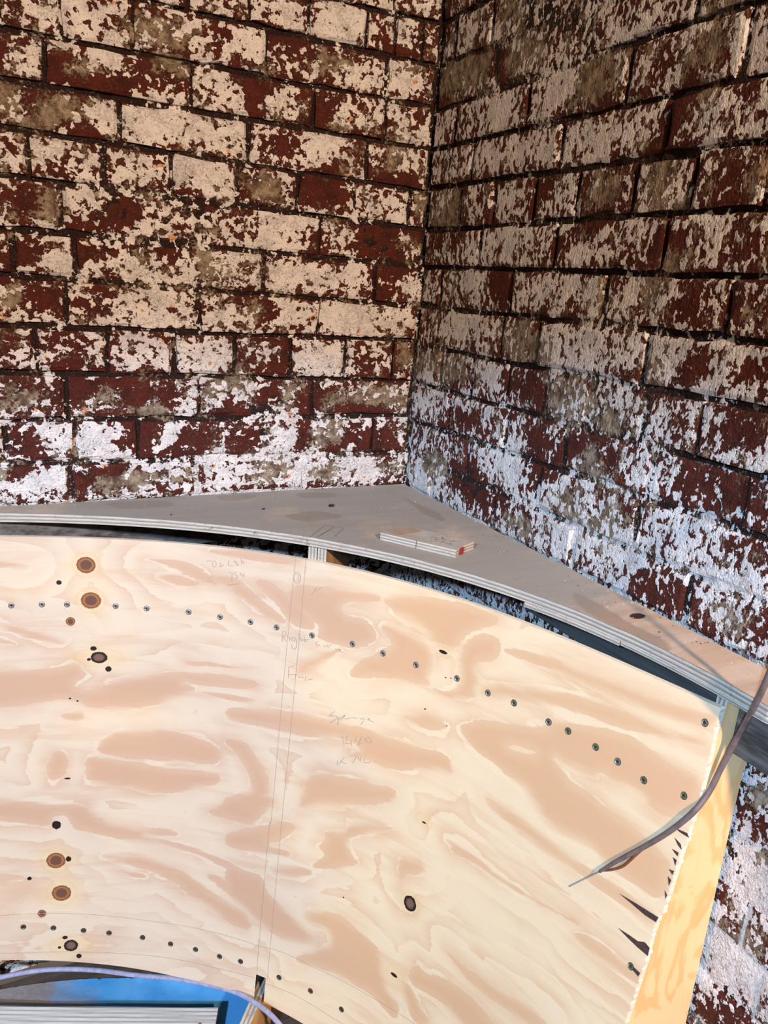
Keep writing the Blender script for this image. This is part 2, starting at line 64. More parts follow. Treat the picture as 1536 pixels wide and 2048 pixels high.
GRAIN = [[[1.3479,0.267],[1.2515,0.2685],[1.2061,0.2464],[1.1874,0.2796],[1.2184,0.304],[1.1816,0.3153],[1.1131,0.2772],[1.0278,0.2651],[0.9474,0.2625],[0.8694,0.2639],[0.8681,0.2805],[0.9458,0.2897],[1.0112,0.2836],[0.9617,0.2949],[1.0411,0.3309],[1.1057,0.3533],[1.1843,0.3513],[1.2157,0.3314],[1.2607,0.3343],[1.3508,0.353],[1.4205,0.346],[1.4169,0.2694]],[[1.0884,0.0355],[0.9972,0.0331],[0.9458,0.071],[0.9481,0.0804],[0.9639,0.0731],[1.0111,0.0607],[1.0671,0.0391]],[[1.0624,0.0691],[1.0203,0.0657],[0.9799,0.0779],[0.9947,0.0876],[1.0348,0.0802]],[[1.3907,0.0444],[1.341,0.0483],[1.2996,0.0549],[1.2911,0.0608],[1.3414,0.0612],[1.3914,0.062]],[[0.9768,0.0078],[0.8889,0.001],[0.8712,0.0194],[0.9089,0.0167],[0.9299,0.0164]],[[1.3872,0.1605],[1.3448,0.1702],[1.2883,0.189],[1.23,0.2094],[1.2355,0.2177],[1.3027,0.1991],[1.3452,0.1823]],[[1.3718,0.2011],[1.3458,0.2016],[1.3094,0.2184],[1.3462,0.2138]],[[1.003,0.2448],[0.9159,0.237],[0.8313,0.2306],[0.9153,0.2463]],[[0.9618,0.0051],[0.8729,-0.0023],[0.8043,-0.0014],[0.7807,0.0023],[0.7922,0.0143],[0.8712,0.0194],[0.9089,0.0167]],[[0.9585,0.0664],[0.9311,0.0742],[0.8632,0.1243],[0.8152,0.1391],[0.8044,0.1258],[0.8659,0.0891],[0.906,0.0597],[0.9323,0.0551]],[[0.883,0.0564],[0.8534,0.0498],[0.8013,0.0738],[0.7638,0.1013],[0.7455,0.1324],[0.7955,0.1352],[0.8264,0.1016]],[[0.7971,0.055],[0.7772,0.0471],[0.6707,0.0374],[0.6285,0.0344],[0.6302,0.0503],[0.7055,0.0693],[0.6951,0.0894],[0.6523,0.0863],[0.6255,0.113],[0.6302,0.13],[0.671,0.1525],[0.7036,0.1523],[0.7374,0.1506],[0.7442,0.1441],[0.7386,0.1217],[0.8029,0.0992],[0.8241,0.083]],[[0.7745,0.2348],[0.7774,0.2057],[0.7347,0.1752],[0.6863,0.1527],[0.7133,0.1829],[0.7298,0.2003]],[[0.6018,0.0273],[0.4916,0.0023],[0.4044,0.0011],[0.401,0.0176],[0.453,0.0496],[0.4721,0.0885],[0.4788,0.0947],[0.5133,0.0965],[0.537,0.0743],[0.5966,0.063],[0.6275,0.0418]],[[0.6136,0.0833],[0.5538,0.0873],[0.5209,0.0991],[0.5073,0.1312],[0.5154,0.1541],[0.5081,0.1724],[0.5947,0.1837],[0.6716,0.2117],[0.667,0.1833],[0.6243,0.1429],[0.5899,0.1139],[0.6219,0.1022]],[[0.4674,0.0924],[0.4457,0.047],[0.3972,0.0365],[0.3891,0.0753],[0.4317,0.0992],[0.4149,0.1245],[0.4228,0.1636],[0.4629,0.1802],[0.5081,0.1724],[0.4806,0.1722],[0.453,0.1472],[0.4632,0.1149]],[[0.9705,0.2612],[0.9115,0.2573],[0.852,0.2638],[0.851,0.2762],[0.9304,0.277],[0.9696,0.278]],[[0.9688,0.2937],[0.8977,0.2961],[0.8491,0.3],[0.8884,0.3115],[0.9681,0.3063]],[[1.011,0.2414],[0.9211,0.2336],[0.9711,0.2497]],[[1.1684,0.426],[1.1363,0.4006],[1.0879,0.3931],[1.0299,0.3889],[0.9724,0.3989],[0.9283,0.41],[0.913,0.4357],[0.9358,0.4567],[1.0365,0.4567],[1.1195,0.4562],[1.1682,0.4466]],[[1.1937,0.4511],[1.1514,0.4539],[1.0698,0.4679],[0.9352,0.4675],[0.9106,0.4711],[0.9197,0.4935],[0.984,0.517],[1.0338,0.5266],[1.1183,0.5207],[1.1677,0.5141],[1.1936,0.5032]],[[1.2564,0.4396],[1.2315,0.4433],[1.222,0.4682],[1.2348,0.4995],[1.263,0.5063],[1.2675,0.4813]],[[1.2432,0.363],[1.1996,0.3536],[1.1919,0.3674],[1.2091,0.377],[1.231,0.3738]],[[1.4294,0.5286],[1.3571,0.5388],[1.286,0.5512],[1.1935,0.5569],[1.1764,0.5758],[1.1405,0.5965],[1.0655,0.608],[1.0137,0.607],[0.993,0.6159],[1.0301,0.622],[1.0819,0.6235],[0.9779,0.6366],[0.9236,0.6497],[0.8568,0.6652],[0.836,0.6714],[0.8337,0.6967],[0.9227,0.6642],[0.9772,0.6511],[1.0645,0.6404],[1.1668,0.6291],[1.2166,0.6108],[1.2324,0.5783],[1.2582,0.5841],[1.2614,0.6028],[1.2811,0.6019],[1.3588,0.5887],[1.4318,0.5765]],[[1.1665,0.6695],[1.0807,0.6673],[1.0277,0.6828],[0.9747,0.6984],[0.9181,0.7338],[0.8422,0.758],[0.8273,0.7689],[0.8239,0.8059],[0.876,0.7962],[0.9525,0.758],[1.0087,0.7207],[1.0626,0.7003],[1.132,0.6839]],[[1.1317,0.7031],[1.0795,0.7081],[1.0545,0.7179],[1.0791,0.7229],[1.1252,0.7098]],[[0.9041,0.5193],[0.8304,0.482],[0.7853,0.4977],[0.8242,0.5516],[0.8445,0.572],[0.9464,0.5628],[0.9138,0.5353]],[[0.9386,0.6929],[0.8833,0.7006],[0.8302,0.7366],[0.8289,0.7511],[0.9008,0.7236]],[[0.9163,0.3235],[0.8158,0.313],[0.7151,0.3009],[0.6661,0.3024],[0.6114,0.2971],[0.5426,0.2939],[0.4497,0.2754],[0.4321,0.3113],[0.4687,0.319],[0.5674,0.3591],[0.6025,0.3568],[0.6589,0.3566],[0.6218,0.3435],[0.6561,0.3289],[0.7235,0.347],[0.7781,0.3546],[0.83,0.3531],[0.9142,0.3552]],[[0.9109,0.404],[0.8744,0.4287],[0.8506,0.4736],[0.8521,0.4946],[0.903,0.5191],[0.9005,0.555],[0.8314,0.5325],[0.8029,0.497],[0.8093,0.4639],[0.841,0.4217],[0.868,0.3887],[0.9121,0.387]],[[0.7249,0.4189],[0.6659,0.4101],[0.6138,0.3981],[0.5959,0.4003],[0.5444,0.3859],[0.5393,0.4161],[0.6241,0.4562],[0.6931,0.4819],[0.7476,0.5095],[0.7442,0.4707]],[[0.8977,0.5945],[0.8113,0.5604],[0.7701,0.538],[0.7406,0.543],[0.7756,0.5823],[0.8073,0.6024],[0.7522,0.6004],[0.7512,0.61],[0.8232,0.6244],[0.8952,0.6298]],[[0.6901,0.5323],[0.6336,0.5149],[0.6286,0.4949],[0.5499,0.465],[0.5308,0.4654],[0.6156,0.5138],[0.6309,0.534],[0.6158,0.5586],[0.596,0.5679],[0.6402,0.597],[0.6973,0.6198],[0.699,0.6061],[0.6723,0.5818],[0.6934,0.5692],[0.6766,0.5489]],[[0.7938,0.6598],[0.7746,0.6362],[0.6973,0.6198],[0.7,0.6351],[0.7379,0.6565]],[[0.8929,0.6619],[0.8374,0.6684],[0.8076,0.6705],[0.793,0.7034],[0.7449,0.7283],[0.7012,0.7479],[0.6552,0.7687],[0.7296,0.7997],[0.7767,0.7948],[0.841,0.7578],[0.8874,0.7356]],[[0.7088,0.725],[0.6754,0.6993],[0.6209,0.6897],[0.5934,0.6973],[0.562,0.7053],[0.5239,0.7148],[0.507,0.7538],[0.4918,0.7881],[0.4594,0.7945],[0.463,0.8384],[0.5184,0.8132],[0.5775,0.8184],[0.6431,0.8194],[0.7051,0.8322],[0.7145,0.8246],[0.6598,0.7787],[0.6321,0.7603],[0.6479,0.7341],[0.689,0.7407]],[[0.4556,0.7221],[0.438,0.6897],[0.4182,0.6979],[0.3859,0.6814],[0.3172,0.6736],[0.2617,0.6896],[0.2296,0.7056],[0.2763,0.744],[0.351,0.7294],[0.4102,0.7347],[0.4432,0.7408]],[[0.469,0.7467],[0.4453,0.7422],[0.4159,0.7652],[0.3868,0.7851],[0.419,0.8081],[0.4462,0.7858]],[[0.3979,0.6273],[0.3385,0.6331],[0.2726,0.6251],[0.2028,0.6049],[0.151,0.6098],[0.1921,0.6446],[0.256,0.6471],[0.3333,0.6548]],[[0.5189,0.5132],[0.4701,0.4951],[0.4526,0.5089],[0.4683,0.5278],[0.4984,0.5441],[0.4991,0.5777],[0.5138,0.5417]],[[0.4365,0.4279],[0.3635,0.4282],[0.361,0.4394],[0.4085,0.4413]],[[0.443,0.22],[0.4144,0.1952],[0.3398,0.1703],[0.2866,0.1474],[0.2813,0.1309],[0.2198,0.1116],[0.1812,0.1027],[0.1448,0.0964],[0.1182,0.1026],[0.0838,0.0989],[0.047,0.0995],[0.0426,0.1468],[0.0751,0.186],[0.1084,0.1861],[0.1147,0.1737],[0.1403,0.1711],[0.1653,0.1775],[0.1829,0.1707],[0.19,0.1857],[0.2428,0.1927],[0.2649,0.1879],[0.2398,0.2049],[0.2257,0.2145],[0.1873,0.2096],[0.162,0.2191],[0.1244,0.2225],[0.0906,0.2277],[0.0713,0.2359],[0.0519,0.2387],[0.0504,0.3062],[0.1022,0.3065],[0.1453,0.3056],[0.1691,0.2902],[0.2458,0.3038],[0.2925,0.266],[0.3347,0.2622],[0.3863,0.2521],[0.4219,0.238]],[[0.3957,0.0573],[0.3058,0.0336],[0.2414,0.0338],[0.1725,0.0209],[0.1195,0.0242],[0.0517,0.0074],[0.0542,0.0348],[0.0829,0.0413],[0.1468,0.0528],[0.2195,0.0584],[0.2844,0.0569],[0.3508,0.0608]],[[0.4169,0.129],[0.3341,0.0984],[0.2545,0.0789],[0.1794,0.0651],[0.1103,0.0598],[0.0571,0.0484],[0.0533,0.0629],[0.1718,0.0953],[0.2487,0.1032],[0.3283,0.124],[0.4121,0.1526]],[[0.3739,0.3097],[0.2904,0.3157],[0.2413,0.3218],[0.1516,0.3237],[0.0855,0.3215],[0.0516,0.3263],[0.0535,0.347],[0.1173,0.3473],[0.2038,0.3472],[0.3002,0.3417],[0.3591,0.3301]],[[0.4168,0.4331],[0.3645,0.4288],[0.3109,0.4347],[0.2456,0.4289],[0.1842,0.4221],[0.1556,0.4184],[0.1824,0.429],[0.2602,0.4388],[0.3266,0.4445],[0.3784,0.4438],[0.4136,0.4481]],[[0.5589,0.2459],[0.5107,0.2224],[0.4792,0.224],[0.4576,0.2292],[0.4853,0.2477],[0.5262,0.2529]],[[0.1534,0.4267],[0.102,0.4229],[0.0463,0.4212],[0.0478,0.4441],[0.1121,0.4486],[0.1667,0.4457]]]
PALE = [[[0.3489,0.2126],[0.3327,0.202],[0.2955,0.1967],[0.2925,0.2014],[0.3203,0.2138],[0.344,0.2166]]]
KNOTS = [[1.1916,0.0537,0.0179,0.0171,0],[1.1824,0.1253,0.0191,0.0173,0],[1.2197,0.1691,0.0091,0.0092,0],[1.2514,0.681,0.0202,0.0179,0],[1.2409,0.7549,0.0206,0.0182,0],[1.2817,0.7993,0.0092,0.0091,0],[1.1669,0.2425,0.0169,0.0125,2],[1.2219,0.8764,0.016,0.0139,2],[0.476,0.5889,0.0147,0.0159,2],[1.2399,0.0902,0.0053,0.005,1],[1.2495,0.6021,0.0099,0.0099,1],[1.3053,0.7185,0.005,0.0045,1],[1.1773,0.224,0.0065,0.0052,1],[1.1856,0.2471,0.0047,0.0031,1],[1.1487,0.266,0.0067,0.0063,1],[1.226,0.6786,0.0061,0.0067,1],[1.2345,0.8573,0.0063,0.0046,1],[1.2463,0.8798,0.0042,0.0035,1],[1.2048,0.9016,0.0065,0.0058,1],[0.4955,0.1015,0.0094,0.0035,1],[0.476,0.4234,0.0071,0.0018,1],[1.227,0.5007,0.0078,0.0022,1],[0.484,0.7453,0.0088,0.0039,1],[0.5118,0.216,0.0029,0.0018,1],[0.4648,0.2294,0.0019,0.0018,1],[0.4826,0.1447,0.0019,0.0018,1],[0.4721,0.1416,0.0019,0.0017,1],[0.6219,0.6508,0.0022,0.002,1],[1.2213,0.3293,0.0028,0.0021,1],[1.2072,0.3346,0.0028,0.0021,1],[0.1604,0.4211,0.0015,0.0015,1],[0.4955,0.1015,0.0187,0.0114,3],[0.4769,0.4188,0.0222,0.0128,3],[0.4818,0.7439,0.0241,0.025,3],[1.1916,0.0537,0.0304,0.0302,3],[1.1824,0.1253,0.0328,0.0306,3],[1.2514,0.681,0.0363,0.0336,3],[1.2409,0.7549,0.0371,0.0341,3],[1.1669,0.2425,0.0564,0.023,3],[1.2219,0.8764,0.0533,0.0256,3],[0.476,0.5889,0.0252,0.0263,3]]
SCREWS = [[1.324,0.1371],[1.2705,0.135],[1.2259,0.1345],[1.1372,0.1349],[1.0792,0.1368],[0.9991,0.1373],[0.9378,0.1405],[0.8777,0.142],[0.8257,0.1441],[0.7542,0.1454],[0.6723,0.1419],[0.61,0.1425],[0.5428,0.1428],[0.4608,0.1381],[0.399,0.1398],[0.3493,0.1362],[0.284,0.1391],[0.2492,0.1374],[0.2009,0.1395],[0.1635,0.1433],[0.1211,0.1492],[0.0653,0.1401],[0.0662,0.0286],[1.3201,0.8273],[1.2584,0.834],[1.1951,0.8426],[1.1402,0.8491],[1.0664,0.8572],[1.0032,0.8669],[0.9458,0.8718],[0.8896,0.8772],[0.8401,0.8765],[0.7466,0.8832],[0.669,0.8817],[0.5907,0.8842],[0.0682,0.4238]]
EDGE = [[0.0529,0.0029],[0.0517,0.0394],[0.0482,0.0751],[0.0469,0.1202],[0.0462,0.1585],[0.0469,0.1865],[0.0448,0.2049],[0.0489,0.2157],[0.0456,0.2334],[0.0476,0.2469],[0.0472,0.2669],[0.0468,0.2871],[0.0486,0.2966],[0.0473,0.3205],[0.0524,0.337],[0.0521,0.3577],[0.0505,0.3776],[0.0513,0.4168],[0.0522,0.4566],[0.053,0.4971],[0.0529,0.5417]]
BOTTOM = [[1.3703,0.8986],[1.3004,0.905],[1.1961,0.9171],[0.9893,0.9419],[0.8127,0.9518],[0.7707,0.9541],[0.6784,0.9613],[0.6075,0.9634]]
SLITS = [[[0.1117,0.3312],[0.0828,0.3288],[0.0506,0.3272],[0.0526,0.3363],[0.069,0.3371],[0.0917,0.3337]],[[0.0998,0.3819],[0.0791,0.3806],[0.0681,0.3806],[0.0588,0.3749],[0.0503,0.3783],[0.0497,0.3915],[0.0664,0.3896],[0.0806,0.3869]],[[0.0633,0.4215],[0.0527,0.4231],[0.0539,0.4302],[0.0642,0.4267]],[[0.0641,0.19],[0.0473,0.1876],[0.0432,0.1927],[0.0565,0.1921]],[[0.0613,0.2033],[0.051,0.2075],[0.0477,0.2148],[0.0542,0.2113]],[[0.0601,0.221],[0.0503,0.2207],[0.0501,0.2269],[0.0549,0.2246]],[[0.0558,0.2317],[0.05,0.2325],[0.0496,0.2419]],[[0.0563,0.2515],[0.049,0.2495],[0.0499,0.2567]],[[0.055,0.262],[0.0493,0.2644],[0.0501,0.2748]],[[0.0535,0.2838],[0.0486,0.2884],[0.0496,0.2957]]]
NOTCH = [[0.8011,0.8964],[0.7762,0.9021]]
WRITING = [[[0.8121,0.1709],[0.8131,0.1503],[0.807,0.1483],[0.8053,0.1551],[0.8115,0.1599],[0.804,0.1679]],[[0.7976,0.1567],[0.7975,0.1663]],[[0.7857,0.1574],[0.7921,0.1572],[0.7938,0.1639],[0.7896,0.1662],[0.7849,0.158],[0.7816,0.1724],[0.785,0.1812],[0.7907,0.1795],[0.793,0.1717]],[[0.7805,0.1468],[0.7781,0.1621]],[[0.7785,0.1583],[0.7753,0.1539],[0.7734,0.1619]],[[0.769,0.1506],[0.7667,0.1612],[0.7633,0.1601]],[[0.7729,0.1589],[0.7576,0.1544]],[[0.7402,0.1543],[0.7444,0.1561],[0.7451,0.1602],[0.7412,0.1624],[0.7364,0.1597]],[[0.7287,0.157],[0.7273,0.1614],[0.7236,0.1605],[0.7218,0.1553],[0.7204,0.1604]],[[0.7179,0.1614],[0.7177,0.1558],[0.7116,0.1543]],[[0.7054,0.159],[0.7014,0.1634],[0.6982,0.1571]],[[0.698,0.1613],[0.6919,0.1583],[0.6952,0.1576],[0.6982,0.1621],[0.6937,0.1634],[0.6875,0.1621]],[[0.794,0.2192],[0.7928,0.2407]],[[0.794,0.2192],[0.7833,0.2144]],[[0.7929,0.234],[0.7802,0.2298]],[[0.7794,0.2296],[0.7786,0.2378]],[[0.779,0.2331],[0.7754,0.229]],[[0.7691,0.2336],[0.7693,0.2348],[0.7698,0.2358],[0.7706,0.2365],[0.7716,0.2367],[0.7725,0.2364],[0.7732,0.2357],[0.7736,0.2347],[0.7734,0.2335],[0.7729,0.2325],[0.7721,0.2318],[0.7711,0.2316],[0.7702,0.2319],[0.7695,0.2326],[0.7691,0.2336]],[[0.7667,0.2355],[0.7663,0.2317],[0.7623,0.2313],[0.7611,0.2352]],[[0.7577,0.2293],[0.7582,0.2393]],[[0.7537,0.236],[0.7437,0.2314]],[[0.7874,0.0368],[0.7873,0.0404],[0.788,0.0438],[0.7893,0.0466],[0.791,0.0486],[0.793,0.0495],[0.7952,0.0494],[0.7972,0.0481],[0.799,0.0458],[0.8002,0.0428],[0.8009,0.0393],[0.8009,0.0357],[0.8002,0.0323],[0.799,0.0295],[0.7972,0.0276],[0.7952,0.0266],[0.7931,0.0268],[0.791,0.0281],[0.7893,0.0303],[0.788,0.0333],[0.7874,0.0368]],[[0.797,0.0316],[0.7926,0.03],[0.7914,0.0345],[0.795,0.0374],[0.79,0.0392],[0.7905,0.0436],[0.7957,0.0454]],[[0.7545,0.0497],[0.7636,0.0663]],[[0.7455,0.0478],[0.7498,0.051],[0.7537,0.058]],[[0.7888,0.2983],[0.783,0.2993]],[[0.9701,0.0315],[0.9668,0.0287],[0.9607,0.0295]],[[0.958,0.0306],[0.9585,0.0371],[0.9548,0.0413],[0.9511,0.0381],[0.951,0.0316],[0.9547,0.0275],[0.958,0.0306]],[[0.9467,0.0394],[0.9365,0.0345]],[[0.9437,0.0299],[0.941,0.0396]],[[0.928,0.0242],[0.9282,0.0353],[0.9204,0.0338]],[[0.9183,0.0267],[0.9149,0.0244],[0.913,0.0278],[0.9094,0.0282],[0.9075,0.0307],[0.91,0.0334],[0.9127,0.0314],[0.9122,0.0268],[0.9159,0.0227],[0.9183,0.0267]],[[0.905,0.0167],[0.9034,0.0265],[0.8999,0.0274],[0.8981,0.0249],[0.9021,0.021]],[[0.9265,0.0484],[0.9196,0.0471],[0.9197,0.0655]],[[0.9118,0.0451],[0.9159,0.0466],[0.9154,0.0511],[0.9106,0.0505],[0.9086,0.0539],[0.9118,0.0594]],[[0.9039,0.0459],[0.9017,0.052],[0.8961,0.0503]],[[0.8982,0.0451],[0.8971,0.0543]],[[0.9267,0.0738],[0.9032,0.0679]],[[0.9656,0.0666],[0.9547,0.0597]],[[0.9649,0.0716],[0.9542,0.0671]],[[0.6916,0.2835],[0.7022,0.2951],[0.6924,0.2926],[0.6829,0.2916],[0.6852,0.2965],[0.6981,0.3089]],[[0.6819,0.2917],[0.6817,0.3085]],[[0.6813,0.2962],[0.6737,0.2882],[0.6682,0.2823],[0.6732,0.2918],[0.6782,0.2981]],[[0.6694,0.2911],[0.6646,0.291],[0.6603,0.2868],[0.6446,0.2817],[0.6439,0.2835]],[[0.6344,0.2787],[0.6379,0.2813],[0.6339,0.282],[0.6307,0.277],[0.6275,0.2798]],[[0.63,0.2823],[0.6348,0.2927]],[[0.623,0.2773],[0.6167,0.2742],[0.6197,0.2734],[0.6229,0.2776],[0.616,0.2784],[0.6084,0.2776]],[[0.67,0.3273],[0.6634,0.344]],[[0.6594,0.3229],[0.6605,0.3401],[0.649,0.3344]],[[0.6507,0.3293],[0.6482,0.3406]],[[0.6402,0.3201],[0.6439,0.3289],[0.6363,0.3272]],[[0.6293,0.3145],[0.6358,0.3345],[0.6276,0.3269]],[[0.6227,0.3196],[0.6163,0.3099],[0.6085,0.3163],[0.6089,0.3202],[0.6156,0.3216],[0.6227,0.3196]],[[0.6727,0.3783],[0.673,0.3879],[0.6706,0.387],[0.6594,0.3671]],[[0.6678,0.3785],[0.6547,0.3797]],[[0.6483,0.3614],[0.6343,0.3554],[0.6408,0.3728]],[[0.6306,0.3541],[0.6314,0.3619],[0.6262,0.3605]],[[0.6265,0.3545],[0.6259,0.3657]],[[0.6185,0.3553],[0.6183,0.3636],[0.606,0.3599],[0.606,0.3553]]]
PENCIL = [[[0.8012,0.001],[0.8016,0.1344],[0.8013,0.2888],[0.8,0.5387],[0.8028,0.568],[0.801,0.8244],[0.7993,0.89]],[[0.7811,-0.0016],[0.779,0.1398],[0.7779,0.2833],[0.7767,0.5497],[0.7742,0.8295],[0.7732,0.8964]],[[1.4244,0.796],[1.3664,0.7972],[1.2673,0.7991],[1.1654,0.8073],[1.0588,0.8171],[0.9487,0.8221],[0.8219,0.8284],[0.8017,0.8292],[0.746,0.8242],[0.6581,0.8264],[0.5174,0.8182],[0.419,0.8081]],[[1.4284,0.8767],[1.3697,0.8837],[1.276,0.8883],[1.1538,0.8946],[0.9913,0.9007],[0.9004,0.9054],[0.8016,0.9036]],[[0.7757,0.9077],[0.7118,0.9064],[0.6128,0.9133],[0.5645,0.9114]]]
RIBS = [[0.7724,-0.0022],[0.749,-0.0019],[0.7882,0.9039]]
SHELF_PENCIL = [[[-0.4035,-0.3526],[-0.3439,-0.2883],[-0.3127,-0.3102]],[[-0.3895,-0.3563],[-0.3278,-0.2994]],[[-0.3542,-0.3593],[-0.3155,-0.3163]],[[-0.376,-0.3439],[-0.3461,-0.3187],[-0.3435,-0.3327]]]
SHELF_KNOTS = [[[-0.2711,-0.154],[-0.2799,-0.152],[-0.2624,-0.156],[-0.2645,-0.1388],[-0.2776,-0.1689]],[[-0.4255,-0.1463],[-0.4307,-0.145],[-0.4204,-0.1475],[-0.4218,-0.1353],[-0.4292,-0.1571]],[[-0.0511,-0.855],[-0.0664,-0.85],[-0.0357,-0.86],[-0.0403,-0.8442],[-0.0616,-0.8656]],[[-0.6182,-0.1383],[-0.6211,-0.1376],[-0.6154,-0.1389],[-0.6151,-0.1243],[-0.6213,-0.152]],[[-0.4393,-0.2606],[-0.4422,-0.2599],[-0.4364,-0.2614],[-0.4371,-0.2543],[-0.4416,-0.2669]],[[-0.0837,-0.1538],[-0.0884,-0.1527],[-0.079,-0.1549],[-0.0793,-0.1459],[-0.088,-0.1617]]]
SHELF_GRAIN = [[[-0.0726,-0.1063],[-0.0691,-0.1963],[-0.0554,-0.2619],[-0.0822,-0.3327],[-0.0984,-0.2909],[-0.0913,-0.2123]],[[-0.3105,-0.0321],[-0.2177,-0.0519],[-0.2302,-0.0946],[-0.3183,-0.084]],[[-0.494,-0.015],[-0.3937,-0.0279],[-0.4313,-0.0717],[-0.4969,-0.0654]],[[-0.0742,-0.7341],[-0.0829,-0.8605],[-0.0768,-0.9548],[-0.1175,-0.9742],[-0.1262,-0.8844],[-0.1134,-0.7673]],[[-0.4067,-0.1967],[-0.3101,-0.1813],[-0.2699,-0.2488],[-0.3856,-0.2567]],[[-0.7385,-0.023],[-0.6076,-0.0323],[-0.5878,-0.0849],[-0.709,-0.0871]]]
BLOCK = [[-0.2769,-0.4023],[-0.1878,-0.535],[-0.1265,-0.4994],[-0.2166,-0.3726]]
CABLE_GREY = [[-0.1586,-0.9629,0.7966],[-0.1464,-0.989,0.8368],[-0.1336,-1.0172,0.8774],[-0.1212,-1.0431,0.9194],[-0.1101,-1.0635,0.9615],[-0.0896,-1.066,0.9919],[-0.0758,-1.069,1.0379],[-0.0743,-1.08,1.0829],[-0.1009,-1.108,1.1416],[-0.1158,-1.126,1.1906],[-0.1133,-1.13,1.2246],[-0.1101,-1.135,1.279]]
CABLE_BLUE = [[-1.0495,-0.0888,0.09],[-0.99,-0.101,0.1],[-0.922,-0.1222,0.11],[-0.8601,-0.1485,0.115],[-0.7911,-0.1878,0.12],[-0.7246,-0.2398,0.13],[-0.6488,-0.2927,0.14],[-0.5861,-0.3481,0.15],[-0.5374,-0.4065,0.163],[-0.5035,-0.4697,0.17],[-0.4852,-0.5104,0.165],[-0.4679,-0.5523,0.15]]
FLOORMARK = [[-0.9301,-0.0334,0.0],[-0.4532,-0.3008,0.0]]
TAIL = [[0.1598,0.3354,0.0015],[0.1729,0.3532,0.0012],[0.1864,0.3713,0.0012]]
COPPER = [[0.13,0.3029],[0.1142,0.2853],[0.1016,0.2583],[0.0944,0.2418]]


# ------------------------------------------------------------------ helpers
def tag(o, label=None, cat=None, group=None, kind=None):
    if label: o['label'] = label
    if cat: o['category'] = cat
    if group: o['group'] = group
    if kind: o['kind'] = kind
    return o

def link(name, me, parent=None, loc=(0, 0, 0), mats=()):
    o = bpy.data.objects.new(name, me)
    COL.objects.link(o)
    o.location = loc
    if parent: o.parent = parent
    for m in mats: me.materials.append(m)
    return o

def mesh(name, v, f, attrs=None, smooth=False, midx=None):
    me = bpy.data.meshes.new(name)
    v = np.asarray(v, np.float32)
    if isinstance(f, np.ndarray):
        me.vertices.add(len(v)); me.vertices.foreach_set('co', v.ravel())
        n = f.shape[1]
        me.loops.add(f.size); me.loops.foreach_set('vertex_index', f.astype(np.int32).ravel())
        me.polygons.add(len(f)); me.polygons.foreach_set('loop_start', np.arange(0, f.size, n, dtype=np.int32))
        me.update(calc_edges=True)
    else:
        me.from_pydata(v.tolist(), [], f)
    for k, a in (attrs or {}).items():
        a = np.asarray(a, np.float32)
        if a.ndim == 1:
            at = me.attributes.new(k, 'FLOAT', 'POINT'); at.data.foreach_set('value', a)
        else:
            at = me.attributes.new(k, 'FLOAT_VECTOR', 'POINT'); at.data.foreach_set('vector', a.ravel())
    if midx is not None: me.polygons.foreach_set('material_index', np.asarray(midx, np.int32))
    me.polygons.foreach_set('use_smooth', np.full(len(me.polygons), smooth))
    me.update()
    return me

def grid_faces(nr, nc, off=0, flip=False):
    i = np.arange(nr - 1)[:, None] * nc + np.arange(nc - 1)[None, :]
    i = i.ravel() + off
    q = np.stack([i, i + 1, i + nc + 1, i + nc], 1)
    return q[:, ::-1].copy() if flip else q

def box_mesh(name, x0, x1, y0, y1, z0, z1, bev=0.002, jit=0.0):
    bm = bmesh.new()
    bmesh.ops.create_cube(bm, size=1)
    for v in bm.verts:
        v.co = Vector(((x0 + x1) / 2 + v.co.x * (x1 - x0), (y0 + y1) / 2 + v.co.y * (y1 - y0), (z0 + z1) / 2 + v.co.z * (z1 - z0)))
        v.co += Vector((random.uniform(-jit, jit), random.uniform(-jit, jit), random.uniform(-jit, jit)))
    if bev: bmesh.ops.bevel(bm, geom=list(bm.edges), offset=bev, segments=1, affect='EDGES')
    bmesh.ops.recalc_face_normals(bm, faces=bm.faces)
    me = bpy.data.meshes.new(name); bm.to_mesh(me); bm.free()
    return me

def prism_mesh(name, poly, d, bev=0.0):
    """poly: list of 3D points (planar), d: thickness vector"""
    bm = bmesh.new()
    a = [bm.verts.new(p) for p in poly]
    b = [bm.verts.new(Vector(p) + Vector(d)) for p in poly]
    bm.faces.new(a); bm.faces.new(b[::-1])
    n = len(a)
    for i in range(n): bm.faces.new((a[i], b[i], b[(i + 1) % n], a[(i + 1) % n]))
    bmesh.ops.recalc_face_normals(bm, faces=bm.faces)
    if bev: bmesh.ops.bevel(bm, geom=list(bm.edges), offset=bev, segments=1, affect='EDGES')
    me = bpy.data.meshes.new(name); bm.to_mesh(me); bm.free()
    return me

def catmull(P, n=10):
    P = np.asarray(P, float)
    Q = np.r_[[2 * P[0] - P[1]], P, [2 * P[-1] - P[-2]]]
    out = []
    for i in range(1, len(Q) - 2):
        for t in np.linspace(0, 1, n, endpoint=False):
            a, b, c, d = Q[i - 1:i + 3]
            out.append(.5 * (2 * b + (c - a) * t + (2 * a - 5 * b + 4 * c - d) * t * t + (3 * b - a - 3 * c + d) * t ** 3))
    out.append(P[-1])
    return np.array(out)

